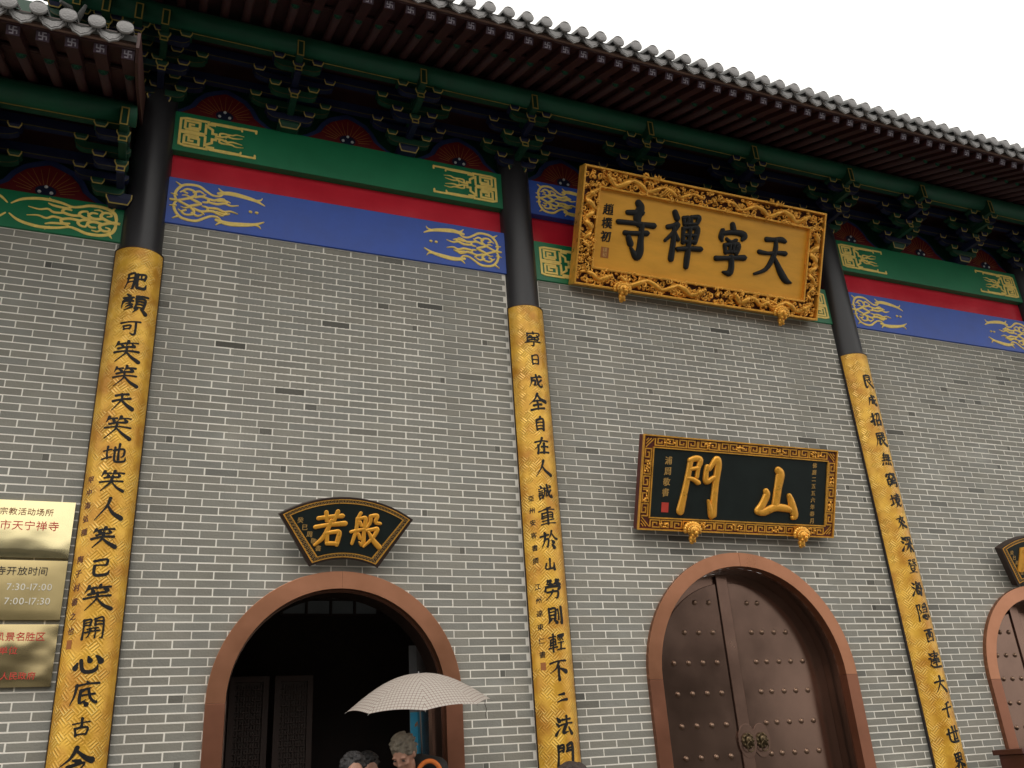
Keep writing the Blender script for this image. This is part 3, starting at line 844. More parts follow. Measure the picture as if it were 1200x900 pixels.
lattice_door(0.62, 1.6, 0.34, 2.26, 'leftmost lattice door, mostly hidden by the copper arch')
lattice_door(0.97, 1.6, 0.34, 2.26, 'lattice door just inside the arch, left of the dark post')
lattice_door(1.36, 1.6, 0.34, 2.26, 'lattice door right of the dark post, above the two dark haired heads')

# white and blue banner stand inside
bn = empty('banner_stand', (2.418, 1.2, TZ), 'narrow white and blue banner standing in the doorway behind the umbrella', 'banner')
m_bw = mat('banner_white', (0.32, 0.32, 0.33), 0.6)
m_bb = mat('banner_blue', (0.08, 0.55, 0.88), 0.5)
mb = MB(); mb.box(-.09, .09, 0, .012, 0.9, 2.46); mb.build('sheet', m_bw, bn)
mb = MB(); mb.box(-.088, .088, -.003, 0.0, 1.15, 1.88); mb.build('blue_print', m_bb, bn)
fb = lambda u, v, h: Vector((u, -.003 - h, v))
m_pwh = mat('print_white', (0.8, 0.8, 0.8), .5)
for k in range(5):
    mb = MB(); ribbon(mb, [(-.012 + .0, 1.25 + .09 * k, .014), (.012, 1.25 + .09 * k, .014)], fb, .003)
    mb.build('printed_mark', m_pwh, bn)
mb = MB()
for rr, zc in ((.045, 1.76), (.03, 1.765)):
    ribbon(mb, [(rr * math.cos(a), zc + rr * math.sin(a), .004) for a in [math.pi * i / 8 for i in range(9)]], fb, .004)
mb.build('rainbow_print', mat('print_orange', (0.7, 0.3, 0.1), .5), bn)
mb = MB(); mb.tube([(-.05, .03, 0.004), (0, .03, 1.0), (0.0, .02, 2.4)], .01, 6); mb.box(-.2, .2, -.12, .12, .002, .02); mb.build('stand', m_black, bn)

# ------------------------------------------------------------------ arched gates
def arc_pts(r, zc, z0, n=28):
    """points from left foot up over to right foot"""
    P = [(-r, z0)]
    P += [(-r * math.cos(math.pi * i / n), zc + r * math.sin(math.pi * i / n)) for i in range(n + 1)]
    P.append((r, z0))
    return P


def half_ring(mb, side, ro, ri, zc, z0, y0, y1, a0=0, a1=1, n=14):
    """solid piece of the surround"""
    for i in range(n):
        t0 = math.pi / 2 * (a0 + (a1 - a0) * i / n); t1 = math.pi / 2 * (a0 + (a1 - a0) * (i + 1) / n)
        q = [(side * ro * math.cos(t0), zc + ro * math.sin(t0)), (side * ri * math.cos(t0), zc + ri * math.sin(t0)),
             (side * ri * math.cos(t1), zc + ri * math.sin(t1)), (side * ro * math.cos(t1), zc + ro * math.sin(t1))]
        vs = [(a, y0, b) for a, b in q] + [(a, y1, b) for a, b in q]
        fs = [(0, 1, 2, 3), (4, 7, 6, 5), (1, 5, 6, 2), (0, 3, 7, 4)]
        if i == 0: fs.append((0, 4, 5, 1))
        if i == n - 1: fs.append((3, 2, 6, 7))
        mb.add(vs, fs)


def arched_gate(bi, label, closed=True):
    cx, zc, ro, fwd = ARCH[bi]
    zc = zc + ZO - TZ
    root = empty('arched_gate', (cx, 0, TZ), label, 'arched gate', 'copper framed arched gates')
    ri = ro - fwd
    for side in (-1, 1):
        mb = MB(); half_ring(mb, side, ro, ri, zc, 0, -.045, .05, 0, .9995, 18)
        o = mb.build('surround_arc', m_copper, root, bevel=.0015, recalc=True)
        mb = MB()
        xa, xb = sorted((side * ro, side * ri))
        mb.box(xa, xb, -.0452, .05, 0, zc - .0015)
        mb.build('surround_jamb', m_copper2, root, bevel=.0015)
    dl = 0.2
    # reveal lining
    mb = MB(); P = arc_pts(ri + .001, zc, 0)
    Q = arc_pts(ri - .012, zc, 0)
    n = len(P)
    vs = [(a, .0505, b) for a, b in P] + [(a, dl + .1, b) for a, b in P] + [(a, .0505, b) for a, b in Q] + [(a, dl + .1, b) for a, b in Q]
    fs = []
    for i in range(n - 1):
        fs += [(2 * n + i, 2 * n + i + 1, 3 * n + i + 1, 3 * n + i), (i, i + n, i + n + 1, i + 1), (i, i + 1, 2 * n + i + 1, 2 * n + i), (n + i, 3 * n + i, 3 * n + i + 1, n + i + 1)]
    mb.add(vs, fs); mb.build('reveal', m_bronze, root, recalc=True)
    rl = ri - .105          # leaf panel radius

    def leaf_poly(side, r, x_in, z0=0.02):
        pts = [(side * x_in, z0), (side * r, z0)]
        nn = 18
        for i in range(nn + 1):
            a = math.pi / 2 * i / nn
            x = r * math.cos(a)
            if x < x_in: break
            pts.append((side * x, zc + r * math.sin(a)))
        pts.append((side * x_in, zc + math.sqrt(r * r - x_in * x_in)))
        return pts if side > 0 else pts[::-1]
    if closed:
        # fixed arched frame board behind leaves
        for side in (-1, 1):
            lf = MB(); lf.prism(leaf_poly(side, ri - .014, .003), dl + .03, dl + .06)
            o = lf.build('door_leaf', m_bronze2, root)
            pn = MB(); pn.prism(leaf_poly(side, rl, .135 if side < 0 else .003), dl + .012, dl + .0298)
            pn.build('leaf_panel', m_bronze, o, bevel=.004)
            if side < 0:
                st = MB(); zt = zc + math.sqrt((ri - .03) ** 2 - .13 ** 2) - .0
                st.box(-.130, -.004, dl - .004, dl + .0296, .02, zt)
                st.build('centre_stile', m_bronze2, o, bevel=.004)
                kx = -.055
            else:
                kx = .105
            zk = .17 * .957 + ZO - TZ
            # lobe around the knocker
            lb = MB(); lb.prism([(kx + .098 * math.cos(a), zk + .145 * math.sin(a)) for a in [2 * math.pi * i / 28 for i in range(28)]], dl - .0075 if side < 0 else dl + .004, dl + .0115)
            lb.build('knocker_plate', m_bronze2, o, bevel=.003)
            kn = MB(); kn.smooth = True; KS = 1.08
            yk = dl - .008 if side < 0 else dl + .003
            kn.tube([(kx, yk, zk), (kx, yk - .008, zk)], [.062, .055], 20)
            for i in range(10):
                a = 2 * math.pi * i / 10
                kn.sphere((kx + .048 * math.cos(a), yk - .010, zk + .052 * math.sin(a)), .012, 6, 4)
            kn.sphere((kx, yk - .014, zk + .006), (.034, .026, .036), 12, 8)
            kn.sphere((kx - .014, yk - .034, zk + .016), .007, 6, 4); kn.sphere((kx + .014, yk - .034, zk + .016), .007, 6, 4)
            kn.sphere((kx, yk - .04, zk - .002), (.012, .010, .009), 8, 5)
            kn.sphere((kx - .026, yk - .016, zk + .036), (.010, .008, .013), 6, 4); kn.sphere((kx + .026, yk - .016, zk + .036), (.010, .008, .013), 6, 4)
            ring = [(kx + .034 * math.cos(a), yk - .030 - .006 * math.sin(a), zk - .045 + .040 * math.sin(a)) for a in [2 * math.pi * i / 18 for i in range(19)]]
            kn.tube(ring, .005, 6, cap=False)
            kn.v = [(kx + (a_ - kx) * KS, yk + (b_ - yk) * KS, zk + (c_ - zk) * KS) for a_, b_, c_ in kn.v]
            kn.build('lion_knocker', m_knock, o)
            # studs
            if bi == 3:
                cols = [-(.243 + .155 * k) for k in range(5)] if side < 0 else [.191, .31, .45, .585, .725]
                cut = .822; zs = [1.386, 1.112, .842, .576, .307, .046, -.22, -.49, -.76, -1.03]
            else:
                cols = [-(.22 + .13 * k) for k in range(5)] if side < 0 else [.16, .27, .38, .49, .60]
                cut = .66; zs = [1.10, .86, .62, .38, .14, -.10, -.34, -.58, -.82, -1.06]
            st = MB(); st.smooth = True
            r_ = .021
            for j in range(4):
                pass
            vs = []; 
            st.tube([(0, 0, 0), (0, -.004, 0)], [r_ + .004, r_ + .003], 12)
            st.sphere((0, -.004, 0), (r_, r_ * .85, r_), 12, 8)
            sm = st.mesh('stud', m_stud)
            for zz in zs:
                for cxx in cols:
                    z = zz + ZO - TZ
                    hh = max(0, z - zc)
                    if math.hypot(cxx, hh) > cut + (.03 if z < zc else 0) or z < .05: continue
                    if side < 0 and abs(cxx - kx) < .1: continue
                    inst(sm, 'stud', o, (cxx, dl + .011, z))
    else:
        for side, ang in ((1, math.radians(-100)), (-1, math.radians(112))):
            wl = ri - .02
            T = Matrix.Translation((side * (ri - .018), .30, 0)) @ Matrix.Rotation(ang if side > 0 else ang, 4, 'Z')
            lf = MB()
            pts = leaf_poly(side, ri - .014, .003)
            pts = [(a - side * (ri - .018), b) for a, b in pts]
            lf.prism(pts, -.02, .02)
            o = lf.build('door_leaf', m_bronze, root)
            o.matrix_local = T
            st = MB(); st.smooth = True; st.sphere((0, 0, 0), (.02, .018, .02), 10, 6)
            sm = st.mesh('stud', m_stud)
            for zz in []:
                for k in range(4):
                    xx = side * (.12 + .15 * k)
                    z = zz + ZO - TZ
                    if math.hypot(abs(xx), max(0, z - zc)) > ri - .1: continue
                    inst(sm, 'stud', o, (xx - side * (ri - .018), -.022, z))
    return root


arched_gate(2, 'open copper arched gate with a dark interior, umbrella in front', closed=False)
arched_gate(3, 'closed wide arched gate with two studded bronze leaves and lion knockers')
arched_gate(4, 'closed arched gate cut off by the right edge of the photo')

# ------------------------------------------------------------------ columns and couplet boards
COLX = [-0.286, 3.192, 7.220, 10.552]
CR = 0.170
CL = ['leftmost black column, beside the lower left wing roof', 'black column between the open doorway and the gold name board',
      'black column right of the gold name board', 'black column at the extreme right edge']
for cxx, lb in zip(COLX, CL):
    mb = MB(); mb.smooth = True
    zs = [0, .6, 2, 4, 5.9, 6.9, 7.30, 7.36]
    rr = [CR * 1.04, CR * 1.03, CR * 1.02, CR, CR, CR * .985, CR * .95, CR * .80]
    mb.tube([(0, 0, z) for z in zs], rr, 40)
    root = empty('column', (cxx, 0.03, TZ), lb, 'column', 'round black columns of the gatehouse')
    mb.build('shaft', m_black, root)
    bs = MB(); bs.smooth = True
    bs.tube([(0, 0, 0.002), (0, 0, .05), (0, 0, .14), (0, 0, .2)], [.24, .26, .24, .19], 32); bs.build('base', m_stone, root)
    for ch in root.children:
        if ch.name.startswith('shaft'): ch.location.z = -.0 if False else 0
COUPLET = ['肥顏可笑笑天笑地笑人笑己笑開心底古今', '寧日成全自在人誠重於山勞則輕不二法門', '良成招展無窮境來深登海隱西達大千世界']
INS = ['甲中海弘種　陶子村書之也', '亞州安客書撰　江州達東仁書', '']
BL_ = ['gilded couplet board on the leftmost column, inscription starting 肥顏可笑', 'gilded couplet board on the middle column, inscription starting 寧日成全', 'gilded couplet board on the column right of the gate, inscription ending 千世界']
BR_ = 0.198
AMAX = math.radians(68)


def couplet_board(ci):
    cx = COLX[ci]
    ztop = [4.155, 4.125, 4.100][ci] + ZO
    zbot = -0.95 + ZO
    root = empty('couplet_board', (cx, 0.03, zbot), BL_[ci], 'couplet board', 'gilded couplet boards on the columns')
    H = ztop - zbot
    n = 20

    def cyl(u, v, h):   # u metres along the arc
        a = u / BR_
        r = BR_ + h
        return Vector((r * math.sin(a), -r * math.cos(a), v))
    W = AMAX * BR_
    mb = MB(); mb.smooth = True
    vs = []; fs = []; uvs = []
    nv = 2
    for j in range(nv):
        for i in range(n + 1):
            u = -W + 2 * W * i / n; vs.append(cyl(u, H * j, 0)); uvs.append((u + ci * .13, H * j + ci * .37))
    for j in range(nv):
        for i in range(n + 1):
            u = -W + 2 * W * i / n; vs.append(cyl(u, H * j, -.022)); uvs.append((u, H * j))
    k = n + 1
    for i in range(n):
        fs.append((i, i + 1, i + 1 + k, i + k)); fs.append((2 * k + i + 1, 2 * k + i, 3 * k + i, 3 * k + i + 1))
    mb.add(vs, fs)
    o = mb.build('gilded_face', m_weave, root)
    uvl = o.data.uv_layers.new(name='UVMap')
    for lp in o.data.loops: uvl.data[lp.index].uv = uvs[lp.vertex_index]
    # dark rim round the board
    rim = MB()
    for s in (-1, 1):
        q = []
        for (uu, hh) in ((s * W, -.024), (s * (W + .009), -.022), (s * (W + .009), .004), (s * (W - .004), .004), (s * (W - .004), -.001)):
            q.append((uu, hh))
        vs = [cyl(u, -.008, h) for u, h in q] + [cyl(u, H + .008, h) for u, h in q]
        m_ = len(q)
        rim.add(vs, [(i, (i + 1) % m_, (i + 1) % m_ + m_, i + m_) for i in range(m_)] + [list(range(m_)), list(range(2 * m_ - 1, m_ - 1, -1))])
    for v0, v1 in ((-.008, 0.004), (H - .004, H + .010)):
        for i in range(n):
            u0_ = -W + .004 + (2 * W - .008) * i / n; u1_ = -W + .004 + (2 * W - .008) * (i + 1) / n
            vs = [cyl(u0_, v0, .0035), cyl(u1_, v0, .0035), cyl(u1_, v1, .0035), cyl(u0_, v1, .0035), cyl(u0_, v0, -.024), cyl(u1_, v0, -.024), cyl(u1_, v1, -.024), cyl(u0_, v1, -.024)]
            rim.add(vs, [(0, 1, 2, 3), (3, 2, 6, 7), (0, 4, 5, 1)])
    rim.build('rim', m_rim, root, recalc=True)
    z0 = [3.832, 3.755, 3.757][ci]
    pit = [.2102, .2134, .2284][ci] if ci < 2 else .2284
    for k_, ch in enumerate(COUPLET[ci]):
        z = z0 - pit * k_ + ZO - zbot
        if z < 0.08: break
        sz = (.166, .154, .155)[ci] * (1 + .12 * math.sin(k_ * 2.3 + ci))
        if ch in '二山日己古': sz *= .80
        hand_char(ch, cyl, .006 * math.sin(k_ * 1.7), z, sz, m_ink, root, k_ + 1 + 20 * ci, sx=(1.12, 1.02, .92)[ci])
    if INS[ci]:
        za, zb = ([2.169, 1.091], [2.206, .889])[ci]
        s = INS[ci]
        for k_, ch in enumerate(s):
            if ch == '　': continue
            z = za + (zb - za) * k_ / (len(s) - 1) + ZO - zbot
            mb = MB(); add_glyph(mb, ch, cyl, -.150 if ci == 0 else -.130, z, .055, h=.002, bold=.02, slant=.12, rough=.012, seed=k_ + 50)
            mb.build('small_character', m_inkred if ci == 0 else m_ink, root)
        mb = MB(); uu = -.150 if ci == 0 else -.130
        zc = zb - .09 + ZO - zbot
        mb.add([cyl(uu - .022, zc - .03, .0015), cyl(uu + .022, zc - .03, .0015), cyl(uu + .022, zc + .03, .0015), cyl(uu - .022, zc + .03, .0015)], [(0, 1, 2, 3)])
        mb.build('seal', m_sealdark, root)
    return root


for ci in range(3):
    couplet_board(ci)

# ------------------------------------------------------------------ painted beams
def scroll_strokes():
    """blue-beam scroll, unit box x 0..1 (column side to tip), y -1..1; upper half only (mirrored)"""
    return [
        [(0.03, 0.0, .7), (0.0, .25, 1.0), (0.02, .60, 1.1), (0.08, .90, 1.1), (.17, 1.0, 1.1), (.26, .97, 1.1), (.34, .76, 1.0), (.41, .60, .9), (.48, .60, .9), (.52, .72, .5)],
        [(.47, .76, 1.2), (.60, .86, 1.9), (.76, .80, 1.8), (.90, .68, 1.3), (1.0, .48, .5)],
        [(.56, .80, .9), (.50, .92, .8), (.47, 1.04, .4)], [(.90, .70, .9), (.95, .76, .7), (.97, .88, .3)],
        [(0.03, .0, .9), (.10, .12, 1.0), (.17, .26, 1.1), (.22, .46, 1.1), (.20, .66, 1.0), (.13, .72, .9), (.09, .58, .9), (.13, .48, .8)],
        [(.20, .58, .9), (.26, .70, .9), (.31, .60, .6)], [(.09, .60, .7), (.055, .50, .5)], [(.17, .27, .8), (.12, .36, .7), (.08, .33, .4)],
        [(.17, .22, 1.0), (.24, .10, 1.2), (.29, .03, .8)], [(.22, .32, .9), (.29, .42, 1.1), (.36, .34, 1.0), (.36, .16, 1.0), (.31, .12, .7)],
        [(.29, .42, .8), (.33, .56, .6)], [(.36, .36, .9), (.43, .32, 1.1), (.48, .42, .9), (.53, .48, .7), (.56, .38, .5)], [(.38, .16, 1.0), (.47, .14, 1.1), (.55, .24, 1.0), (.62, .16, .8), (.70, .24, .4)],
        [(.47, .32, .9), (.56, .38, .9), (.61, .32, .5)], [(.55, .24, .8), (.58, .34, .6)],
        [(-.04, .34, .4), (.02, .30, .9)], [(.05, .88, .9), (.0, 1.02, .4)], [(-.045, .03, .5), (.02, .03, .9)],
    ]


def fret_lines():
    """green-beam key fret, unit box; upper half, mirrored. sharp polylines"""
    return [
        [(0.33, .06), (0.0, .06), (0.0, .88), (.07, .96), (.36, .96), (.36, .80), (.44, .80), (.44, .92)],
        [(.06, .22), (.06, .78), (.25, .78), (.25, .36), (.12, .36), (.12, .58), (.185, .58)],
        [(.25, .22), (.06, .22)],
        [(.33, .06), (.33, .70), (.42, .46), (.42, .2), (.47, .2), (.47, 0.02)],
    ], [
        [(.40, .92, 1.3), (.60, .93, 1.6), (.80, .93, 1.3)], [(.80, .92, 1.0), (.81, .76, .8)],
        [(.80, .97, 1.0), (1.0, .97, 1.0)], [(1.0, .97, 1.0), (1.0, .80, .9)],
        [(.47, .08, .9), (.55, .10, .9), (.62, .20, .9), (.70, .14, .7), (.82, .22, .2)],
        [(.52, .12, .8), (.52, .30, .9), (.58, .36, .7), (.64, .30, .6)], [(.58, .36, .6), (.68, .34, .7), (.74, .44, .5), (.84, .40, .15)],
        [(.62, .2, .6), (.60, .08, .5)],
    ]


def vine_strokes():
    """scroll on the low left green beam"""
    return [
        [(0.0, .0, .6), (.0, .3, .9), (.03, .66, 1.0), (.12, .90, .95), (.26, .92, .9), (.36, .74, .8), (.44, .66, .7), (.55, .82, .8), (.72, .90, .9), (.90, .70, .8), (1.0, .34, .4)],
        [(0.02, .0, .8), (.09, .10, .9), (.15, .30, .9), (.13, .56, .8), (.07, .60, .7), (.05, .44, .6), (.09, .36, .4)],
        [(.14, .16, .8), (.22, .10, .9), (.27, .26, .8), (.24, .46, .7), (.19, .46, .5)], [(.22, .10, .6), (.30, .06, .8), (.36, .24, .8), (.34, .44, .7), (.29, .50, .6), (.28, .38, .4)],
        [(.35, .16, .8), (.44, .12, .8), (.52, .26, .8), (.50, .46, .7), (.44, .44, .5)], [(.50, .20, .6), (.60, .14, .7), (.66, .30, .6), (.74, .20, .5), (.84, .28, .25)],
        [(-.04, .05, .3), (.02, .03, .9)], [(.05, .80, .8), (.02, 1.0, .3)], [(.44, .66, .6), (.48, .52, .7), (.60, .56, .7), (.66, .66, .4)], [(.13, .56, .6), (.17, .70, .5), (.22, .66, .3)], [(.62, .84, .6), (.66, 1.0, .3)],
    ]


def ornament(parent, kind, xo, zo_, L, hh, yface, flip, wbase):
    """xo: column-side end, L length towards the middle, hh half height, centre zo_"""
    s = -1 if flip else 1
    mb = MB(); cnt = 0

    def f(u, v, h):
        return Vector((u, yface - h, v))
    if kind == 'fret':
        sharp, curl = fret_lines()
        for m_ in (1, -1):
            for pl in sharp:
                cnt += 1
                polyline_ribbon(mb, [(xo + s * x * L, zo_ + m_ * y * hh) for x, y in pl], wbase, f, .004 + .0002 * cnt)
            for st in curl:
                cnt += 1
                pl = catmull([(xo + s * x * L, zo_ + m_ * y * hh, wd * wbase) for x, y, wd in st], 4)
                ribbon(mb, pl, f, .004 + .0002 * cnt, True, True)
    else:
        src = scroll_strokes() if kind == 'scroll' else vine_strokes()
        for m_ in (1, -1):
            for st in src:
                cnt += 1
                pl = catmull([(xo + s * x * L, zo_ + m_ * y * hh, wd * wbase) for x, y, wd in st], 5)
                ribbon(mb, pl, f, .004 + .0002 * cnt, True, True)
        if kind == 'scroll':
            for dx_ in (.84, .91):
                cnt += 1
                ribbon(mb, [(xo + s * dx_ * L, zo_, wbase * 1.1), (xo + s * (dx_ + .008) * L, zo_, wbase * 1.1)], f, .004 + .0002 * cnt, True, True)
    return mb.build('gold_ornament', m_ornament, parent, recalc=True)


def beam(name, x0, x1, z0, z1, y0, m, label, cat, orn=None, L=.75, group=None, parts=2):
    root = empty(name, ((x0 + x1) / 2, y0, z0 + ZO), label, cat, group)
    mb = MB(); mb.box(x0 - (x0 + x1) / 2, x1 - (x0 + x1) / 2, 0, .12 - y0, 0, z1 - z0)
    mb.build('board', m, root, bevel=.006)
    if orn:
        w2 = (x1 - x0) / 2; hh = (z1 - z0) / 2
        k = {'scroll': (.78, .0115), 'fret': (.74, .0112), 'vine': (.82, .0140)}[orn]
        off = .105 if orn == 'scroll' else .075
        ornament(root, orn, -w2 + off, hh, L, hh * k[0], 0, False, k[1])
        ornament(root, orn, w2 - off, hh, L, hh * k[0], 0, True, k[1])
    return root


G1 = 'painted tie beams with gold ornament'
for bi, tx in ((2, 'above the open doorway'), (4, 'at the far right')):
    x0, x1 = BAYS[bi][0], BAYS[bi][1]
    a, b = x0 - .035, x1 + .035
    beam('tie_beam', a, b, 4.528, 5.004, -.022, m_blue, 'blue painted lower beam with gold scrolls ' + tx, 'painted beam', 'scroll', .76, G1)
    beam('cushion_board', a, b, 5.006, 5.33, .045, m_red, 'plain red board between the green and blue beams ' + tx, 'painted board', None, group='red boards between the painted beams')
    beam('tie_beam', x0 - .02, x1 + .02, 5.290, 5.722, -.032, m_green, 'green painted upper beam with gold key fret ' + tx, 'painted beam', 'fret', .66, G1)
x0, x1 = BAYS[3][0], BAYS[3][1]
beam('tie_beam', x0 - .02, x1 + .02, 4.518, 4.975, -.022, m_green, 'green lower beam with key fret, behind the gold name board', 'painted beam', 'fret', .66, G1)
beam('cushion_board', x0 - .02, x1 + .02, 4.977, 5.34, .045, m_red, 'red board mostly hidden behind the gold name board', 'painted board', None, group='red boards between the painted beams')
beam('tie_beam', x0 - .02, x1 + .02, 5.300, 5.722, -.032, m_blue, 'blue upper beam with gold scrolls, behind the gold name board', 'painted beam', 'scroll', .62, G1)
beam('tie_beam', -3.6, -0.425, 4.260, 4.612, -.022, m_green, 'low green beam with gold vine scroll under the left wing roof', 'painted beam', None, group=G1)
root_b = [o for o in bpy.data.objects if o.get('label', '').startswith('low green beam')][0]
for (xo, fl, L_) in ((-.50 + 2.0125, True, .78), (-1.95 + 2.0125, False, .64), (-2.05 + 2.0125, True, .8)):
    ornament(root_b, 'vine', xo, .176, L_, .150, 0, fl, .0150)

# backing behind the bracket zone
mb = MB()
mb.box(-4.5, 14, .10, .25, 4.2 + ZO, 6.75 + ZO)
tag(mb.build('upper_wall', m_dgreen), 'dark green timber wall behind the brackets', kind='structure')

# ------------------------------------------------------------------ brackets (dougong)
ZB = 5.715


def block_meshes():
    mb = MB(); a, b, h = .052, .036, .052      # half widths top / bottom, height
    hm = .028
    vs = [(-b, -b, 0), (b, -b, 0), (b, b, 0), (-b, b, 0), (-a, -a, hm), (a, -a, hm), (a, a, hm), (-a, a, hm), (-a, -a, h), (a, -a, h), (a, a, h), (-a, a, h)]
    fs = [(3, 2, 1, 0), (8, 9, 10, 11)]
    for i in range(4):
        j = (i + 1) % 4; fs += [(i, j, j + 4, i + 4), (i + 4, j + 4, j + 8, i + 8)]
    mb.add(vs, fs)
    tr = MB()
    f = lambda u, v, hh: Vector((u, -(b + (a - b) * min(1, max(0, v) / hm)) - .0015 - hh, v))
    w_ = .0045
    polyline_ribbon(tr, [(-a + .002, h - .004), (-a + .002, hm), (-b + .002, .004), (b - .002, .004), (a - .002, hm), (a - .002, h - .004)], w_, f, .002)
    return mb.mesh('bearing_block', m_dgreen), mb.mesh('bearing_block', m_dblue), tr.mesh('yellow_edge', m_yline)


BLK_G, BLK_B, BLK_T = block_meshes()


def arm_mesh(L, h, mt, th=.055):
    """cross arm, curved up at both ends, with yellow lower edge line"""
    mb = MB()
    pts = [(-L, h), (-L, h * .55), (-L * .93, h * .3), (-L * .82, h * .1), (-L * .68, 0), (L * .68, 0), (L * .82, h * .1), (L * .93, h * .3), (L, h * .55), (L, h)]
    mb.prism(pts, -th / 2, th / 2)
    me = mb.mesh('cross_arm', mt)
    tr = MB(); f = lambda u, v, hh: Vector((u, -th / 2 - .0005 - hh, v))
    polyline_ribbon(tr, [(x * .985, z + .005) for x, z in pts[1:-1]], .0028, f, .002)
    return me, tr.mesh('yellow_edge', m_yfaint)


ARMS = {(c, l): arm_mesh(l, .075, m) for c, m in (('g', m_dgreen), ('b', m_dblue)) for l in (.21, .36)}
# projecting arm and head
pa = MB(); pa.box(-.028, .028, -1, 0, 0, .075); PA_G = pa.mesh('projecting_arm', m_dgreen); PA_B = pa.mesh('projecting_arm', m_dblue)


def end_frame(w2, h, mt=None):
    tr = MB(); f = lambda u, v, hh: Vector((u, -hh, v))
    polyline_ribbon(tr, [(-w2, 0), (w2, 0), (w2, h), (-w2, h), (-w2, 0)], .0055, f, .003)
    return tr.mesh('yellow_edge', m_yline)


EF_S = end_frame(.030, .040); EF_H = end_frame(.026, .165)


def bracket_set(x, label, dz=0.0, blue=False, group=None, half=False):
    zb = ZB + dz + ZO
    root = empty('bracket_set', (x, 0, zb), label, 'roof bracket', group)
    c = 'b' if blue else 'g'; c2 = 'g' if blue else 'b'
    B1 = BLK_B if blue else BLK_G; B2 = BLK_G if blue else BLK_B
    base = MB(); a, b = .10, .075
    vs = [(-b, -b, 0), (b, -b, 0), (b, b, 0), (-b, b, 0), (-a, -a, .05), (a, -a, .05), (a, a, .05), (-a, a, .05), (-a, -a, .1), (a, -a, .1), (a, a, .1), (-a, a, .1)]
    fs = [(3, 2, 1, 0), (8, 9, 10, 11)]
    for i in range(4):
        j = (i + 1) % 4; fs += [(i, j, j + 4, i + 4), (i + 4, j + 4, j + 8, i + 8)]
    base.add(vs, fs); o = base.build('base_block', m_dblue if not blue else m_dgreen, root, (0, -.02, 0))
    tr = MB(); f = lambda u, v, hh: Vector((u, -(b + (a - b) * min(1, v / .05)) - .0015 - hh, v))
    polyline_ribbon(tr, [(-a + .003, .095), (-a + .003, .05), (-b + .003, .006), (b - .003, .006), (a - .003, .05), (a - .003, .095)], .005, f, .002)
    tr.build('yellow_edge', m_yline, o)
    # tiers: (y, z of arm bottom, half length, colour)
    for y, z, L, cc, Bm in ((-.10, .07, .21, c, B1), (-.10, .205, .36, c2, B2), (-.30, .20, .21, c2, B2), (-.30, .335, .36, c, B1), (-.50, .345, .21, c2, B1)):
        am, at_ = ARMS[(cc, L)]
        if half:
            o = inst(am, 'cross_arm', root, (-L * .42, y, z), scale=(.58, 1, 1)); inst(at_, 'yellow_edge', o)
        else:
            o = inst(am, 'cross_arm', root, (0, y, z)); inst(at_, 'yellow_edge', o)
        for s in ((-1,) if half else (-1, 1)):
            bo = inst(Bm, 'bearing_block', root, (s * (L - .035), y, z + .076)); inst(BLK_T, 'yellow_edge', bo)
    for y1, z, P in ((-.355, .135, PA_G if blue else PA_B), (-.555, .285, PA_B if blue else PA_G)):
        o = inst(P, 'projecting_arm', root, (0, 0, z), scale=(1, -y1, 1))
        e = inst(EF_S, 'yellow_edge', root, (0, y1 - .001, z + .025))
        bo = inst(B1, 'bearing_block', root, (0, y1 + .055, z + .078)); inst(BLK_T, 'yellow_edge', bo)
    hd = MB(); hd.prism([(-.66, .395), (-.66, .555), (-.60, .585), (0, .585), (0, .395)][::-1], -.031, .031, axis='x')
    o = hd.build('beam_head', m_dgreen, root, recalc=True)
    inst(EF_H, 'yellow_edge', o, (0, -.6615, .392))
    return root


spec_main = [(-.98, 'leftmost roof bracket above the wing roof tiles'), (-.757, 'second roof bracket above the wing roof tiles'), (-.501, 'roof bracket just left of the leftmost column top'),
             (-.286, 'roof bracket on top of the leftmost black column'), (.867, 'roof bracket above the open doorway, left one of two'), (2.03, 'roof bracket above the open doorway, right one of two'),
             (3.192, 'roof bracket on top of the middle black column'), (4.53, 'roof bracket above the left half of the gold name board'), (5.87, 'roof bracket above the right half of the gold name board'),
             (7.22, 'roof bracket on top of the column right of the gold name board'), (8.34, 'roof bracket right of that column, first in the right bay'), (9.45, 'roof bracket in the right bay, second from its column'),
             (10.552, 'roof bracket above the column at the right edge'), ]
for i, (x, lb) in enumerate(spec_main):
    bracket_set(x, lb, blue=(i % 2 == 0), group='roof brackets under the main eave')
DZW = -1.135
for x, lb, bl in ((-.497, 'wing roof bracket beside the leftmost black column', False), (-1.63, 'wing roof bracket at the left edge of the photo', True), (-2.76, 'wing roof bracket beyond the left edge', False)):
    bracket_set(x, lb, DZW, bl, 'roof brackets under the left wing eave', half=(x > -.6))

# timbers running between the brackets with yellow lower edges
def rail(x0, x1, y, z, h, m, label, th=.05, group='timber rails between the brackets'):
    root = empty('bracket_rail', ((x0 + x1) / 2, y, z + ZO), label, 'timber rail', group)
    L = (x1 - x0) / 2
    mb = MB(); mb.box(-L, L, -th / 2, th / 2, 0, h); mb.build('rail', m, root)
    mb = MB(); mb.box(-L, L, -th / 2 - .003, -th / 2, .004, .012); mb.build('yellow_edge', m_yline if th > .05 else m_yfaint, root)


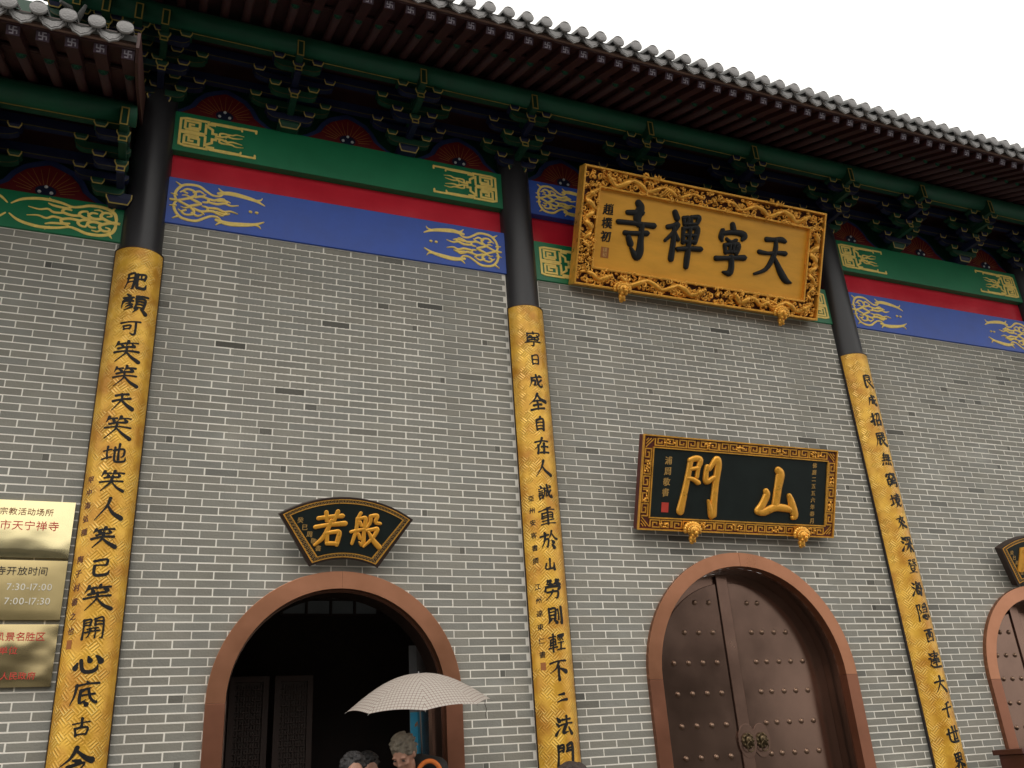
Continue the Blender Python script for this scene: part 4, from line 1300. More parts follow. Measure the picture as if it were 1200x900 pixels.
for (x0, x1, dz, who) in ((-1.15, 13.5, 0, 'main eave'), (-4.3, -.46, DZW, 'left wing eave')):
    rail(x0, x1, -.10, ZB + .335 + dz, .10, m_dblue, 'inner timber rail behind the brackets of the ' + who)
    rail(x0, x1, -.30, ZB + .465 + dz, .10, m_dblue, 'middle timber rail between the brackets of the ' + who)
    rail(x0, x1, -.50, ZB + .475 + dz, .055, m_dgreen, 'outer timber rail just below the green purlin of the ' + who, th=.056)
    # soffit boards between rails
    mb = MB(); mb.box(x0, x1, -.5, .1, ZB + .60 + dz + ZO, ZB + .615 + dz + ZO)
    tag(mb.build('soffit_board', m_rafter), 'dark soffit board over the brackets of the ' + who, 'soffit board', 'soffit boards')

# red flame panels between the brackets
def flame_panel(x, label, dz=0.0, half=.40):
    zb = ZB + .012 + dz + ZO
    root = empty('flame_panel', (x, .06, zb), label, 'painted panel', 'red flame panels between the brackets')

    def outline(w_, h_):
        pts = []
        prof = [(1, 0), (.97, .14), (.84, .22), (.66, .38), (.56, .60), (.40, .80), (.22, .90), (.08, .97), (0, 1)]
        for a, b in prof: pts.append((a * w_, b * h_))
        for a, b in prof[::-1][1:]: pts.append((-a * w_, b * h_))
        return pts
    mb = MB(); mb.prism(outline(half * 1.17, .43), -.004, .03); mb.build('blue_border', m_dblue2, root)
    mb = MB(); mb.prism(outline(half, .36), -.02, -.0045); mb.build('red_field', m_flamered, root)
    ry = MB(); f = lambda u, v, h: Vector((u, -.0205 - h, v))
    for k in range(15):
        a = math.radians(12 + 156 * k / 14)
        r0_, r1_ = .10, .16 + .09 * math.sin(a) + (.02 if k % 2 else 0)
        ribbon(ry, [(r0_ * math.cos(a) * 1.15, .07 + r0_ * math.sin(a) * .9, .003), (r1_ * math.cos(a) * 1.25, .07 + r1_ * math.sin(a) * .95, .0018)], f, .003)
    ry.build('gold_rays', m_yline_dim, root)
    ct = MB(); ct.prism([(.080 * math.cos(t_), .095 + .055 * math.sin(t_)) for t_ in [2 * math.pi * i / 16 for i in range(16)]], -.025, -.0206); ct.build('dark_disc', m_dblue, root)
    for dx, dzz in ((0, .135), (-.045, .080), (.045, .080)):
        p_ = MB(); p_.smooth = True; p_.sphere((dx, -.030, dzz), (.015, .01, .015), 10, 6); p_.build('pearl', m_pearl, root)


m_dblue2 = mat('panel_border_blue', (0.03, 0.05, 0.16), 0.5, var=0.2)
m_yline_dim = mat('ray_gold', (0.34, 0.13, 0.03), 0.5)
for x, lb in ((-.0, None), (.29, 'red flame panel right of the leftmost column top'), (1.45, 'red flame panel above the middle of the open doorway'), (2.61, 'red flame panel left of the middle column top'),
              (3.80, 'red flame panel left of the gold name board'), (5.20, 'red flame panel hidden above the gold name board centre'), (6.55, 'red flame panel above the right end of the gold name board'),
              (7.73, 'red flame panel right of the gold name board column'), (8.86, 'red flame panel over the middle of the right bay'), (10.0, 'red flame panel near the right edge')):
    if lb: flame_panel(x, lb)
flame_panel(-1.063, 'red flame panel under the left wing roof', DZW, .42)
flame_panel(-2.19, 'red flame panel under the left wing roof, beyond the left edge', DZW, .42)

# ------------------------------------------------------------------ eaves
PIT = 0.1832


def emblem_mesh(s=.0235, wd=.0042, mirror=True):
    """卍 painted on a rafter end"""
    mb = MB(); f = lambda u, v, h: Vector((u, -h, v))
    m_ = -1 if mirror else 1
    for k, pl in enumerate(([(-s * m_, s), (0, s), (0, -s), (s * m_, -s)], [(-s * m_, -s), (-s * m_, 0), (s * m_, 0), (s * m_, s)])):
        polyline_ribbon(mb, pl, wd, f, .0016 + .0004 * k)
    return mb.mesh('emblem', m_emblem)


EMB = emblem_mesh()


def star_mesh():
    mb = MB()
    pts = []
    for i in range(12):
        a = math.pi * i / 6; r = .034 if i % 2 == 0 else .013
        pts.append((r * math.cos(a), r * math.sin(a)))
    mb.prism(pts, -.002, 0); return mb.mesh('star', m_star)


STAR = star_mesh()


def eave(x0, x1, dz, label, phase, verge_right=False):
    root = empty('eave_roof', ((x0 + x1) / 2, -.6, 6.302 + dz + ZO), label, 'tiled roof', 'tiled roofs of the gatehouse')
    ox, oy, oz = (x0 + x1) / 2, -.6, 6.302 + dz + ZO

    def W(x, y, z): return (x - ox, y - oy, z + dz + ZO - oz)
    T = Matrix.Translation((-ox, -oy, dz + ZO - oz))
    # purlin
    mb = MB(); mb.smooth = True; mb.tube([W(x0, -.55, 6.302), W(x1, -.55, 6.302)], .10, 24); mb.build('purlin', m_purlin, root)
    ta = math.tan(math.radians(24)); und = lambda y: 6.41 + (y + .55) * ta
    # round rafters
    ye = -1.14; rr = .038
    c24, s24 = math.cos(math.radians(24)), math.sin(math.radians(24))
    rm_ = MB(); rm_.smooth = True
    Lr = 1.35
    rm_.tube([(0, 0, 0), (0, Lr * c24, Lr * s24)], rr, 12)
    RM = rm_.mesh('rafter', m_rafter)
    endm = MB(); endm.prism([(.036 * math.cos(a), .036 * math.sin(a)) for a in [2 * math.pi * i / 16 for i in range(16)]], -.003, 0); ENDM = endm.mesh('painted_end', m_star2)
    zr = und(ye) + rr / c24
    # flying rafters (square)
    fa = math.radians(25); cf, sf = math.cos(fa), math.sin(fa)
    yf = -1.52; hf = .072; wf = .044
    fm = MB(); Lf = .62
    fm.box(-wf, wf, 0, Lf, -hf / 2, hf / 2, Matrix.Rotation(fa, 4, 'X'))
    FM = fm.mesh('flying_rafter', m_rafter)
    fe = MB(); fe.box(-wf + .002, wf - .002, -.002, 0, -hf / 2 + .002, hf / 2 - .002, Matrix.Rotation(fa, 4, 'X')); FE = fe.mesh('painted_end', m_flywood)
    zf = 6.052
    k0 = math.ceil((x0 + .04 - phase) / PIT); k1 = math.floor((x1 - .04 - phase) / PIT)
    for k in range(k0, k1 + 1):
        x = phase + k * PIT
        o = inst(RM, 'rafter', root, W(x, ye, zr))
        e = inst(ENDM, 'painted_end', o, (0, -.0005, 0)); e.rotation_euler = (math.radians(24), 0, 0)
        e = inst(STAR, 'star', o, (0, -.004, 0)); e.rotation_euler = (math.radians(24), 0, 0)
        o = inst(FM, 'flying_rafter', root, W(x, yf, zf))
        inst(FE, 'painted_end', o, (0, -.0005, 0))
        e = inst(EMB, 'emblem', o, (0, -.003, 0)); e.rotation_euler = (fa, 0, 0)
    # boards over the rafters
    bd = MB()
    bd.box(x0, x1, 0, Lr, rr + .002, rr + .017, T @ Matrix.Translation((0, ye, zr)) @ Matrix.Rotation(math.radians(24), 4, 'X'))
    bd.box(x0, x1, -.01, Lf, hf / 2 + .002, hf / 2 + .016, T @ Matrix.Translation((0, yf, zf)) @ Matrix.Rotation(fa, 4, 'X'))
    bd.box(x0, x1, -.03, .0, .03, rr + .05, T @ Matrix.Translation((0, ye + .06, zr + .035)) @ Matrix.Rotation(math.radians(24), 4, 'X'))
    bd.build('roof_deck', m_rafter, root)
    # pale edge strip and brown board
    mb = MB(); mb.box(*[W(x0, 0, 0)[0], W(x1, 0, 0)[0]], W(0, -1.572, 0)[1], W(0, -1.540, 0)[1], W(0, 0, 6.098)[2], W(0, 0, 6.108)[2]); mb.build('edge_strip', m_eline, root)
    mb = MB(); mb.box(W(x0, 0, 0)[0], W(x1, 0, 0)[0], W(0, -1.585, 0)[1], W(0, -1.53, 0)[1], W(0, 0, 6.108)[2], W(0, 0, 6.185)[2]); mb.build('eave_board', m_eboard, root)
    # tiles
    tp = phase + (.128 if dz == 0 else -.032)
    sl = math.radians(25)
    R = Matrix.Rotation(sl, 4, 'X')
    cap = MB(); cap.smooth = False
    cr = .057
    cap.tube([(0, 0, 0), (0, -.012, 0)], [cr, cr], 24)
    cap.tube([(0, -.0125, 0), (0, -.018, 0)], [cr, cr * .9], 24)
    cap.sphere((0, -.017, 0), (.046, .006, .046), 16, 6)
    cap.mi = [1] * len(cap.f); nface = len(cap.v); cap.smooth = True
    n = 12
    vs = []; fs = []
    for j, y in enumerate((0.0, .26)):
        for i in range(n + 1):
            a = math.pi * (i / n) * 1.1 - .05 * math.pi
            vs.append((cr * math.cos(a), y, cr * math.sin(a)))
    for i in range(n): fs.append((i, i + 1, i + n + 2, i + n + 1))
    cap.add(vs, fs)
    capm = MB(); capm.v = [tuple(R @ Vector(v)) if i_ >= nface else v for i_, v in enumerate(cap.v)]; capm.f = cap.f; capm.mi = cap.mi; capm.sm = cap.sm
    CAPM = capm.mesh('cap_tile', [m_tile, m_tileface])
    dr = MB()
    pts = [(-.085, .028), (-.06, .004), (0, -.010), (.06, .004), (.085, .028), (.080, -.004), (.062, -.022), (.050, -.040), (.026, -.048), (0, -.062), (-.026, -.048), (-.050, -.040), (-.062, -.022), (-.080, -.004)]
    pts = [(a * 1.08, b * 1.35) for a, b in pts]
    dr.prism(pts[::-1], -.010, .004)
    dr.prism([(a * .78, b * .78 - .004) for a, b in pts[::-1]], -.014, -.0105)
    dr.mi = [1] * len(dr.f); nface = len(dr.v)
    vs = []; fs = []
    for j, y in enumerate((0.0, .26)):
        for i in range(9):
            u = -1 + i / 4
            vs.append((.085 * u, y, -.010 + .038 * u * u))
    for i in range(8): fs.append((i, i + 1, i + 10, i + 9))
    dr.add(vs, fs)
    drm = MB(); drm.v = [tuple(R @ Vector(v)) if i_ >= nface else v for i_, v in enumerate(dr.v)]; drm.f = dr.f; drm.mi = dr.mi; drm.sm = dr.sm
    DRM = drm.mesh('drip_tile', [m_tile, m_tileface]); fixn(DRM)
    yt, zt = -1.65, (6.180 if dz == 0 else 6.168)
    k0 = math.ceil((x0 + .05 - tp) / PIT); k1 = math.floor((x1 - .05 - tp) / PIT)
    tube_rows = MB(); tube_rows.smooth = True
    for k in range(k0, k1 + 1):
        x = tp + k * PIT
        o = inst(CAPM, 'cap_tile', root, W(x + random.uniform(-.003, .003), yt, zt + random.uniform(-.003, .003))); o.rotation_euler = (random.uniform(-.03, .03), 0, random.uniform(-.03, .03))
        if k < k1 or not verge_right:
            o = inst(DRM, 'drip_tile', root, W(x + PIT / 2, yt + .035, zt - .045)); o.rotation_euler = (random.uniform(-.04, .04), 0, random.uniform(-.02, .02))
        for j in range(1, 14):
            y_ = .25 * j
            a0 = R @ Vector((0, y_, .0)); a1 = R @ Vector((0, y_ + .255, .008))
            for q in ((a0, a1),):
                P = [W(x, yt + q[0].y, zt + q[0].z), W(x, yt + q[1].y, zt + q[1].z)]
                tube_rows.tube(P, [cr, cr * .96], 8, cap=False)
    o = tube_rows.build('tile_rows', m_tiledark, root); tag(o, kind='stuff')
    db = MB(); db.box(x0, x1, .02, 3.6, -.075, -.035, T @ Matrix.Translation((0, yt, zt)) @ R); db.build('tile_bed', m_tiledark, root)
    if verge_right:
        # gable board closing the roof's right end
        mb = MB()
        pts = [(-1.60, 6.20), (-1.60, 6.06), (-1.50, 6.01), (-1.14, 6.10), (.24, 6.72), (.24, 7.05), (-.55, 6.66)]
        pts = [(a - oy, b + dz + ZO - oz) for a, b in pts]
        mb.prism(pts, x1 - ox, x1 + .022 - ox, axis='x'); mb.build('gable_board', m_rafter2, root, recalc=True)
        # sloping ridge with an upturned end
        mb = MB(); mb.smooth = True
        yy0 = -.92; XR = x1 - .52
        base = [(XR, yy0, 6.207 + (yy0 + 1.65) * math.tan(sl) + .06)]
        P = [(XR, yy0 - .10, 6.207 + .20 + (yy0 + 1.65) * math.tan(sl)), (XR, yy0, 6.207 + .10 + (yy0 + 1.65) * math.tan(sl)), (XR, yy0 + .2, 6.207 + .10 + (yy0 + 1.85) * math.tan(sl)), (XR, .08, 6.207 + .10 + 1.73 * math.tan(sl))]
        mb.tube([W(*p) for p in P], [.035, .055, .06, .06], 8)
        P = [(XR, yy0 - .02, 6.207 + .24 + (yy0 + 1.65) * math.tan(sl)), (XR - .03, yy0 - .10, 6.207 + .30 + (yy0 + 1.65) * math.tan(sl)), (XR - .09, yy0 - .16, 6.207 + .28 + (yy0 + 1.65) * math.tan(sl))]
        mb.tube([W(*p) for p in P], [.03, .024, .012], 8)
        P = [(XR, yy0, 6.207 + .2 + (yy0 + 1.65) * math.tan(sl)), (XR + .05, yy0 - .06, 6.207 + .30 + (yy0 + 1.65) * math.tan(sl)), (XR + .08, yy0 - .10, 6.207 + .36 + (yy0 + 1.65) * math.tan(sl))]
        mb.tube([W(*p) for p in P], [.03, .022, .012], 8)
        mb.build('verge_ridge', m_tiledark, root)
    return root


m_rafter2 = mat('gable_board_red', (0.055, 0.016, 0.012), 0.6, var=0.2)
eave(-1.25, 13.6, 0, 'main tiled roof, its eave running to the upper right under white sky', 2.387)
eave(-4.4, -.415, DZW, 'lower tiled wing roof at the upper left corner', -.465 - PIT * 0 + .0, verge_right=True)

# ------------------------------------------------------------------ name boards
def frame_box(mb, W_, H_, bw, h0, h1, f):
    """rectangular ring, four mitred pieces"""
    o = [(-W_ / 2, 0), (W_ / 2, 0), (W_ / 2, H_), (-W_ / 2, H_)]
    i_ = [(-W_ / 2 + bw, bw), (W_ / 2 - bw, bw), (W_ / 2 - bw, H_ - bw), (-W_ / 2 + bw, H_ - bw)]
    for k in range(4):
        l = (k + 1) % 4
        q = [o[k], o[l], i_[l], i_[k]]
        vs = [f(a, b, h1) for a, b in q] + [f(a, b, h0) for a, b in q]
        mb.add(vs, [(0, 1, 2, 3), (0, 4, 5, 1), (2, 6, 7, 3), (4, 7, 6, 5)])


def lion_support(parent, f, u, size, mt):
    """small carved beast head the board rests on"""
    mb = MB(); mb.smooth = True
    s = size

    def P(a, b, h): return f(u + a * s, b * s, h * s)

    def blob(a, b, h, r, n=8):
        c = P(a, b, h)
        mb.sphere(c, (r * s, r * s * .9, r * s), n, 6)
    blob(0, .12, .30, .42); blob(0, -.38, .28, .26); blob(0, -.62, .24, .15)
    for k in range(11):
        a = math.pi * (k / 10) * 1.15 - .24
        blob(.52 * math.cos(a), .14 + .40 * math.sin(a), .24, .17, 6)
        blob(.40 * math.cos(a + .1), .14 + .28 * math.sin(a + .1), .44, .12, 6)
    blob(-.15, .16, .68, .09, 6); blob(.15, .16, .68, .09, 6); blob(0, .0, .70, .15, 6)
    blob(-.14, -.18, .55, .12, 6); blob(.14, -.18, .55, .12, 6); blob(-.16, -.58, .36, .09, 6); blob(.16, -.58, .36, .09, 6)
    return mb.build('beast_support', mt, parent)


def gold_board():
    cx, Wd, zb, Hh, yb, tl = 5.215, 3.028, 4.472, 1.212, -.108, math.radians(24.3)
    root = empty('name_board', (cx, yb, zb + ZO), 'large gold name board reading 天寧禪寺 with carved dragon frame', 'name board')
    f = plane_map(0, 0, 0, tl)
    bw = .205
    mb = MB()
    e_ = .004
    c = [(-Wd / 2 + e_, e_), (Wd / 2 - e_, e_), (Wd / 2 - e_, Hh - e_), (-Wd / 2 + e_, Hh - e_)]
    mb.add([f(a, b, -.03) for a, b in c] + [f(a, b, -.10) for a, b in c], [(0, 1, 2, 3), (7, 6, 5, 4), (0, 4, 5, 1), (1, 5, 6, 2), (2, 6, 7, 3), (3, 7, 4, 0)])
    mb.build('carving_bed', m_carvebed, root)
    mb = MB(); c = [(-Wd / 2 + bw - .01, bw - .01), (Wd / 2 - bw + .01, bw - .01), (Wd / 2 - bw + .01, Hh - bw + .01), (-Wd / 2 + bw - .01, Hh - bw + .01)]
    mb.add([f(a, b, -.020) for a, b in c] + [f(a, b, -.0295) for a, b in c], [(0, 1, 2, 3), (0, 4, 5, 1), (1, 5, 6, 2), (2, 6, 7, 3), (3, 7, 4, 0)])
    mb.build('field', m_field, root)
    mb = MB(); frame_box(mb, Wd, Hh, .022, -.099, .035, f); mb.build('outer_moulding', m_carve, root, bevel=.004)
    mb = MB()
    fi = lambda a, b, h: f(a, b + bw - .022, h)
    frame_box(mb, Wd - 2 * bw + .044, Hh - 2 * bw + .044, .020, -.029, .020, fi); mb.build('inner_moulding', m_carve, root, bevel=.003)
    # carved dragons: winding bodies with heads, spines and legs
    rnd = random.Random(3)

    def dragon(u0, v0, u1, v1, waves, amp, flip):
        mb = MB(); mb.smooth = True
        n = 16 * waves
        d = Vector((u1 - u0, v1 - v0)); L = d.length; d /= L; nn = Vector((-d.y, d.x))
        pts = []; rad = []
        for i in range(n + 1):
            t = i / n
            a = amp * math.sin(t * waves * 2 * math.pi + (0 if flip else math.pi)) * (1 - .3 * t)
            u = u0 + d.x * L * t + nn.x * a; v = v0 + d.y * L * t + nn.y * a
            hh = .012 + .016 * math.cos(t * waves * 2 * math.pi * 2)
            pts.append(f(u, v, hh)); rad.append(.036 * (1 - .62 * t) * (1 if t > .05 else .75))
        mb.tube(pts, rad, 8)
        for i in range(3, n - 3, 2):       # spine fins
            p = pts[i]; q = (pts[i + 1] - pts[i - 1]).normalized(); nrm = f(0, 0, 1) - f(0, 0, 0)
            side = q.cross(nrm).normalized() * (1 if (i // 4) % 2 else -1)
            mb.tube([p + side * rad[i] * .7, p + side * (rad[i] + .014) + q * -.010], [.008, .002], 5)
        # head
        hp = pts[0]; e = (pts[0] - pts[2]).normalized()
        T_ = lambda a, b, c_: hp + e * a + (f(0, 0, 1) - f(0, 0, 0)) * c_ + e.cross(f(0, 0, 1) - f(0, 0, 0)) * b
        for a, b, c_, r in ((.00, 0, .01, .034), (.03, 0, .012, .026), (.055, 0, .016, .018), (.035, 0, -.006, .018), (-.01, .024, .02, .013), (-.01, -.024, .02, .013), (.06, .012, .02, .008), (.06, -.012, .02, .008)):
            mb.sphere(T_(a, b, c_), r, 8, 6)
        for s in (-1, 1):
            mb.tube([T_(-.01, s * .014, .02), T_(-.045, s * .030, .03), T_(-.075, s * .024, .028)], [.008, .006, .002], 5)
            mb.tube([T_(.05, s * .014, .012), T_(.075, s * .040, .014), T_(.055, s * .058, .014)], [.004, .003, .0015], 5)
        for k in (.25, .42, .6, .78):      # legs with claws
            i = int(k * n); p = pts[i]; s = rnd.choice((-1, 1))
            q = (pts[i + 1] - pts[i - 1]).normalized(); nrm = f(0, 0, 1) - f(0, 0, 0); sd_ = q.cross(nrm) * s
            a1 = p + sd_ * .035 + q * .012; a2 = a1 + sd_ * .014 + q * .022
            mb.tube([p, a1, a2], [.013, .010, .007], 6)
            for c_ in (-1, 0, 1):
                mb.tube([a2, a2 + sd_ * .012 + q * .012 * c_ + nrm * .004], [.005, .001], 4)
        return mb.build('carved_dragon', m_carve, root)
    m_ = bw / 2 + .008
    hw = Wd / 2
    for args in ((-hw + .30, Hh - m_, -.12, Hh - m_, 3, .045, 0), (hw - .30, Hh - m_, .12, Hh - m_, 3, .045, 1),
                 (-hw + .55, m_, -hw + 1.30, m_, 2, .04, 0), (-.05, m_, -.75, m_ , 2, .04, 1), (.42, m_, .95, m_, 2, .04, 0), (hw - .2, m_, hw - .85, m_, 2, .04, 1), (-hw + .35, m_, -hw + .06, m_ + .02, 1, .03, 1),
                 (-hw + m_, Hh - .28, -hw + m_, .30, 3, .040, 0), (hw - m_, Hh - .30, hw - m_, .22, 3, .040, 1)):
        dragon(*args)
    # cloud curls fill the rest of the frame
    cl = MB(); cl.smooth = True
    cnt = 0
    while cnt < 900:
        u = rnd.uniform(-hw + .03, hw - .03); v = rnd.uniform(.03, Hh - .03)
        if -hw + bw - .012 < u < hw - bw + .012 and bw - .012 < v < Hh - bw + .012: continue
        cnt += 1
        r = rnd.uniform(.014, .036); a0 = rnd.uniform(0, 6.28); sgn = rnd.choice((-1, 1)); h0 = rnd.uniform(-.022, .018)
        turns = rnd.uniform(.7, 1.3)
        pts = []; rad = []
        for i in range(8):
            t = i / 7; a = a0 + sgn * turns * 2 * math.pi * t; q = r * (1 - .75 * t)
            pts.append(f(u + q * math.cos(a), v + q * math.sin(a), h0 + .010 * t)); rad.append(.0092 * (1.15 - .3 * t) if i else .002)
        cl.tube(pts, rad, 5)
    o = cl.build('cloud_scrolls', m_carve, root); tag(o, kind='stuff')
    # parallel cloud bars (the scroll-like motif near the middle of the top rail)
    mb = MB(); mb.smooth = True
    for k in range(3):
        mb.tube([f(-.62 + .03 * k, Hh - .165, .02), f(-.52 + .03 * k, Hh - .05, .026)], .009, 6)
    mb.build('carved_scroll', m_carve, root)
    # crest animals rising over the top rail
    for uc in (-.72, .80):
        mb = MB(); mb.smooth = True
        for k in range(9):
            a = rnd.uniform(0, 6.28)
            mb.sphere(f(uc + rnd.uniform(-.10, .10), Hh + rnd.uniform(-.02, .025), rnd.uniform(.0, .03)), rnd.uniform(.014, .026), 7, 5)
            mb.tube([f(uc + .1 * math.cos(a), Hh - .01, .03), f(uc + .13 * math.cos(a), Hh + .02 + .02 * abs(math.sin(a)), .03)], [.01, .003], 5)
        tag(mb.build('crest_carving', m_carve, root), kind='stuff')
    for u in (-hw + .545, hw - .50): lion_support(root, f, u, .16, m_carve)
    # characters, read right to left
    fc = lambda a, b, h: f(a, b, h - .020)
    uu = Wd - 2 * bw; vv = Hh / 2
    for ch, u, v, s, sx in (('寺', -.855, .650, .56, .80), ('禪', -.290, .645, .56, .80), ('寧', .325, .620, .56, .76), ('天', .890, .600, .50, 1.0)):
        brush_char(ch, fc, u, v, s, m_ink, root, h=.020, sx=sx, k=1.24)
    for k, ch in enumerate('趙樸初'):
        mb = MB(); add_glyph(mb, ch, fc, -1.185, Hh - .40 - .140 * k, .120, h=.006, bold=.028, slant=.12, rough=.012, seed=k + 90); mb.build('small_character', m_ink, root)
    mb = MB(); c = [(-1.225, .315), (-1.135, .315), (-1.135, .425), (-1.225, .425)]
    mb.add([fc(a, b, .003) for a, b in c], [(0, 1, 2, 3)])
    o = mb.build('seal', m_sealdark, root)
    mb = MB()
    for k, ch in enumerate('樸初'):
        add_glyph(mb, ch, fc, -1.180, .396 - .050 * k, .05, h=.005, bold=.012, slant=0, rough=.004, seed=3)
    mb.build('seal_writing', m_sealink, root)
    # iron hangers back to the wall
    mb = MB()
    for u in (-.9, .9):
        mb.tube([f(u, Hh - .1, -.09), f(u, Hh - .1, -.09) + Vector((0, .42, .10))], .012, 6)
    mb.build('hanger_rod', m_rim, root)


gold_board()


def fret_band(mb, s0, s1, bwid, unit, f, wd, h):
    """key fret along u from s0 to s1 inside a band of width bwid; f(s, t, h)"""
    n = max(1, round((s1 - s0) / unit)); un = (s1 - s0) / n
    for k in range(n):
        a = s0 + k * un; m_ = (k % 2)
        A = [(.06, .12), (.06, .88), (.92, .88), (.92, .12), (.30, .12), (.30, .62), (.66, .62), (.66, .38)]
        if m_: A = [(1 - x + .0, y) for x, y in A]
        polyline_ribbon(mb, [(a + x * un, y * bwid) for x, y in A], wd, f, h)


def black_board():
    cx, Wd, zb, Hh, yb, tl = 5.215, 2.219, 1.973, .864, -.12, math.radians(21.2)
    root = empty('name_board', (cx, yb, zb + ZO), 'black name board reading 山門 in gold above the closed gate', 'name board')
    f = plane_map(0, 0, 0, tl)
    bw = .118
    mb = MB(); c = [(-Wd / 2, 0), (Wd / 2, 0), (Wd / 2, Hh), (-Wd / 2, Hh)]
    mb.add([f(a, b, -.012) for a, b in c] + [f(a, b, -.085) for a, b in c], [(0, 1, 2, 3), (7, 6, 5, 4), (0, 4, 5, 1), (1, 5, 6, 2), (2, 6, 7, 3), (3, 7, 4, 0)])
    mb.build('frame', m_redwood, root, bevel=.003)
    mb = MB(); q = bw - .01; c = [(-Wd / 2 + q, q), (Wd / 2 - q, q), (Wd / 2 - q, Hh - q), (-Wd / 2 + q, Hh - q)]
    mb.add([f(a, b, -.0095) for a, b in c], [(0, 1, 2, 3)]); mb.build('field', m_blackfield, root)
    mb = MB(); frame_box(mb, Wd + .004, Hh + .004, .013, -.016, .006, lambda a, b, h: f(a, b - .002, h))
    fi = lambda a, b, h: f(a, b + bw - .012, h)
    frame_box(mb, Wd - 2 * bw + .024, Hh - 2 * bw + .024, .011, -.0118, .004, fi)
    mb.build('gold_moulding', m_carve, root)
    mb = MB(); w_ = bw - .034; e = .018
    fr = lambda s, t, h: f(s, t + e, h - .0118)
    fret_band(mb, -Wd / 2 + bw, Wd / 2 - bw, w_, .115, fr, .0055, .010)
    fr = lambda s, t, h: f(s, Hh - e - t, h - .0118); fret_band(mb, -Wd / 2 + bw, Wd / 2 - bw, w_, .115, fr, .0055, .010)
    fr = lambda s, t, h: f(-Wd / 2 + e + t, s, h - .0118); fret_band(mb, bw, Hh - bw, w_, .115, fr, .0055, .010)
    fr = lambda s, t, h: f(Wd / 2 - e - t, s, h - .0118); fret_band(mb, bw, Hh - bw, w_, .115, fr, .0055, .010)
    for sx in (-1, 1):
        for y_, sy in ((0, 1), (Hh, -1)):
            for k in (.3, .55, .8):
                polyline_ribbon(mb, [(sx * (Wd / 2 - .02 - bw * .1), y_ + sy * (.02 + bw * k)), (sx * (Wd / 2 - .02 - bw * k), y_ + sy * (.02 + bw * .1))], .004, lambda a, b, h: f(a, b, h - .0118), .008)
    mb.build('key_fret', m_carve, root, recalc=True)
    fl = MB(); fl.smooth = True; rnd = random.Random(5)
    cs = [(-.84, 0), (-.42, 0), (-.05, 0), (.42, 0), (.84, 0)]
    for (uc, _) in cs:
        for vc in (bw / 2, Hh - bw / 2):
            for k in range(9):
                a = rnd.uniform(0, 6.28); r = rnd.uniform(.01, .045)
                fl.sphere(f(uc + r * math.cos(a) * 1.4, vc + r * .6 * math.sin(a), .000), (.013, .008, .010), 6, 4)
    for vc in (.3, .56):
        for uc in (-Wd / 2 + bw / 2, Wd / 2 - bw / 2):
            for k in range(9):
                a = rnd.uniform(0, 6.28); r = rnd.uniform(.01, .045)
                fl.sphere(f(uc + r * math.cos(a) * .6, vc + r * 1.4 * math.sin(a), .000), (.010, .008, .013), 6, 4)
    tag(fl.build('flower_carving', m_carve, root), kind='stuff')
    fc = lambda a, b, h: f(a, b, h - .0095)
    brush_char('門', fc, -.480, .425, .54, m_goldchar, root, h=.024, sx=.78, k=1.24)
    brush_char('山', fc, .400, .405, .47, m_goldchar, root, h=.026, sx=.98, k=1.34)
    for k, ch in enumerate('浦周敬書'):
        mb = MB(); add_glyph(mb, ch, fc, -.835 - .012 * (k - 1.5) * .3, .640 - .098 * k, .078, h=.005, bold=.022, slant=.1, rough=.012, seed=k + 70); mb.build('small_character', m_goldflat, root)
    for k, ch in enumerate('佛曆二五五六年春月'):
        mb = MB(); add_glyph(mb, ch, fc, .840, .700 - .068 * k, .054, h=.004, bold=.016, slant=.1, rough=.010, seed=k + 60); mb.build('small_character', m_goldflat, root)
    mb = MB(); c = [(-.875, .165), (-.80, .165), (-.80, .255), (-.875, .255)]
    mb.add([fc(a, b, .003) for a, b in c], [(0, 1, 2, 3)]); mb.build('seal', m_seal, root)
    for u in (-Wd / 2 + .555, Wd / 2 - .42): lion_support(root, f, u, .145, m_carve)
    mb = MB()
    for u in (-.7, .7): mb.tube([f(u, Hh - .08, -.084), f(u, Hh - .08, -.084) + Vector((0, .35, .08))], .01, 6)
    mb.build('hanger_rod', m_rim, root)


black_board()


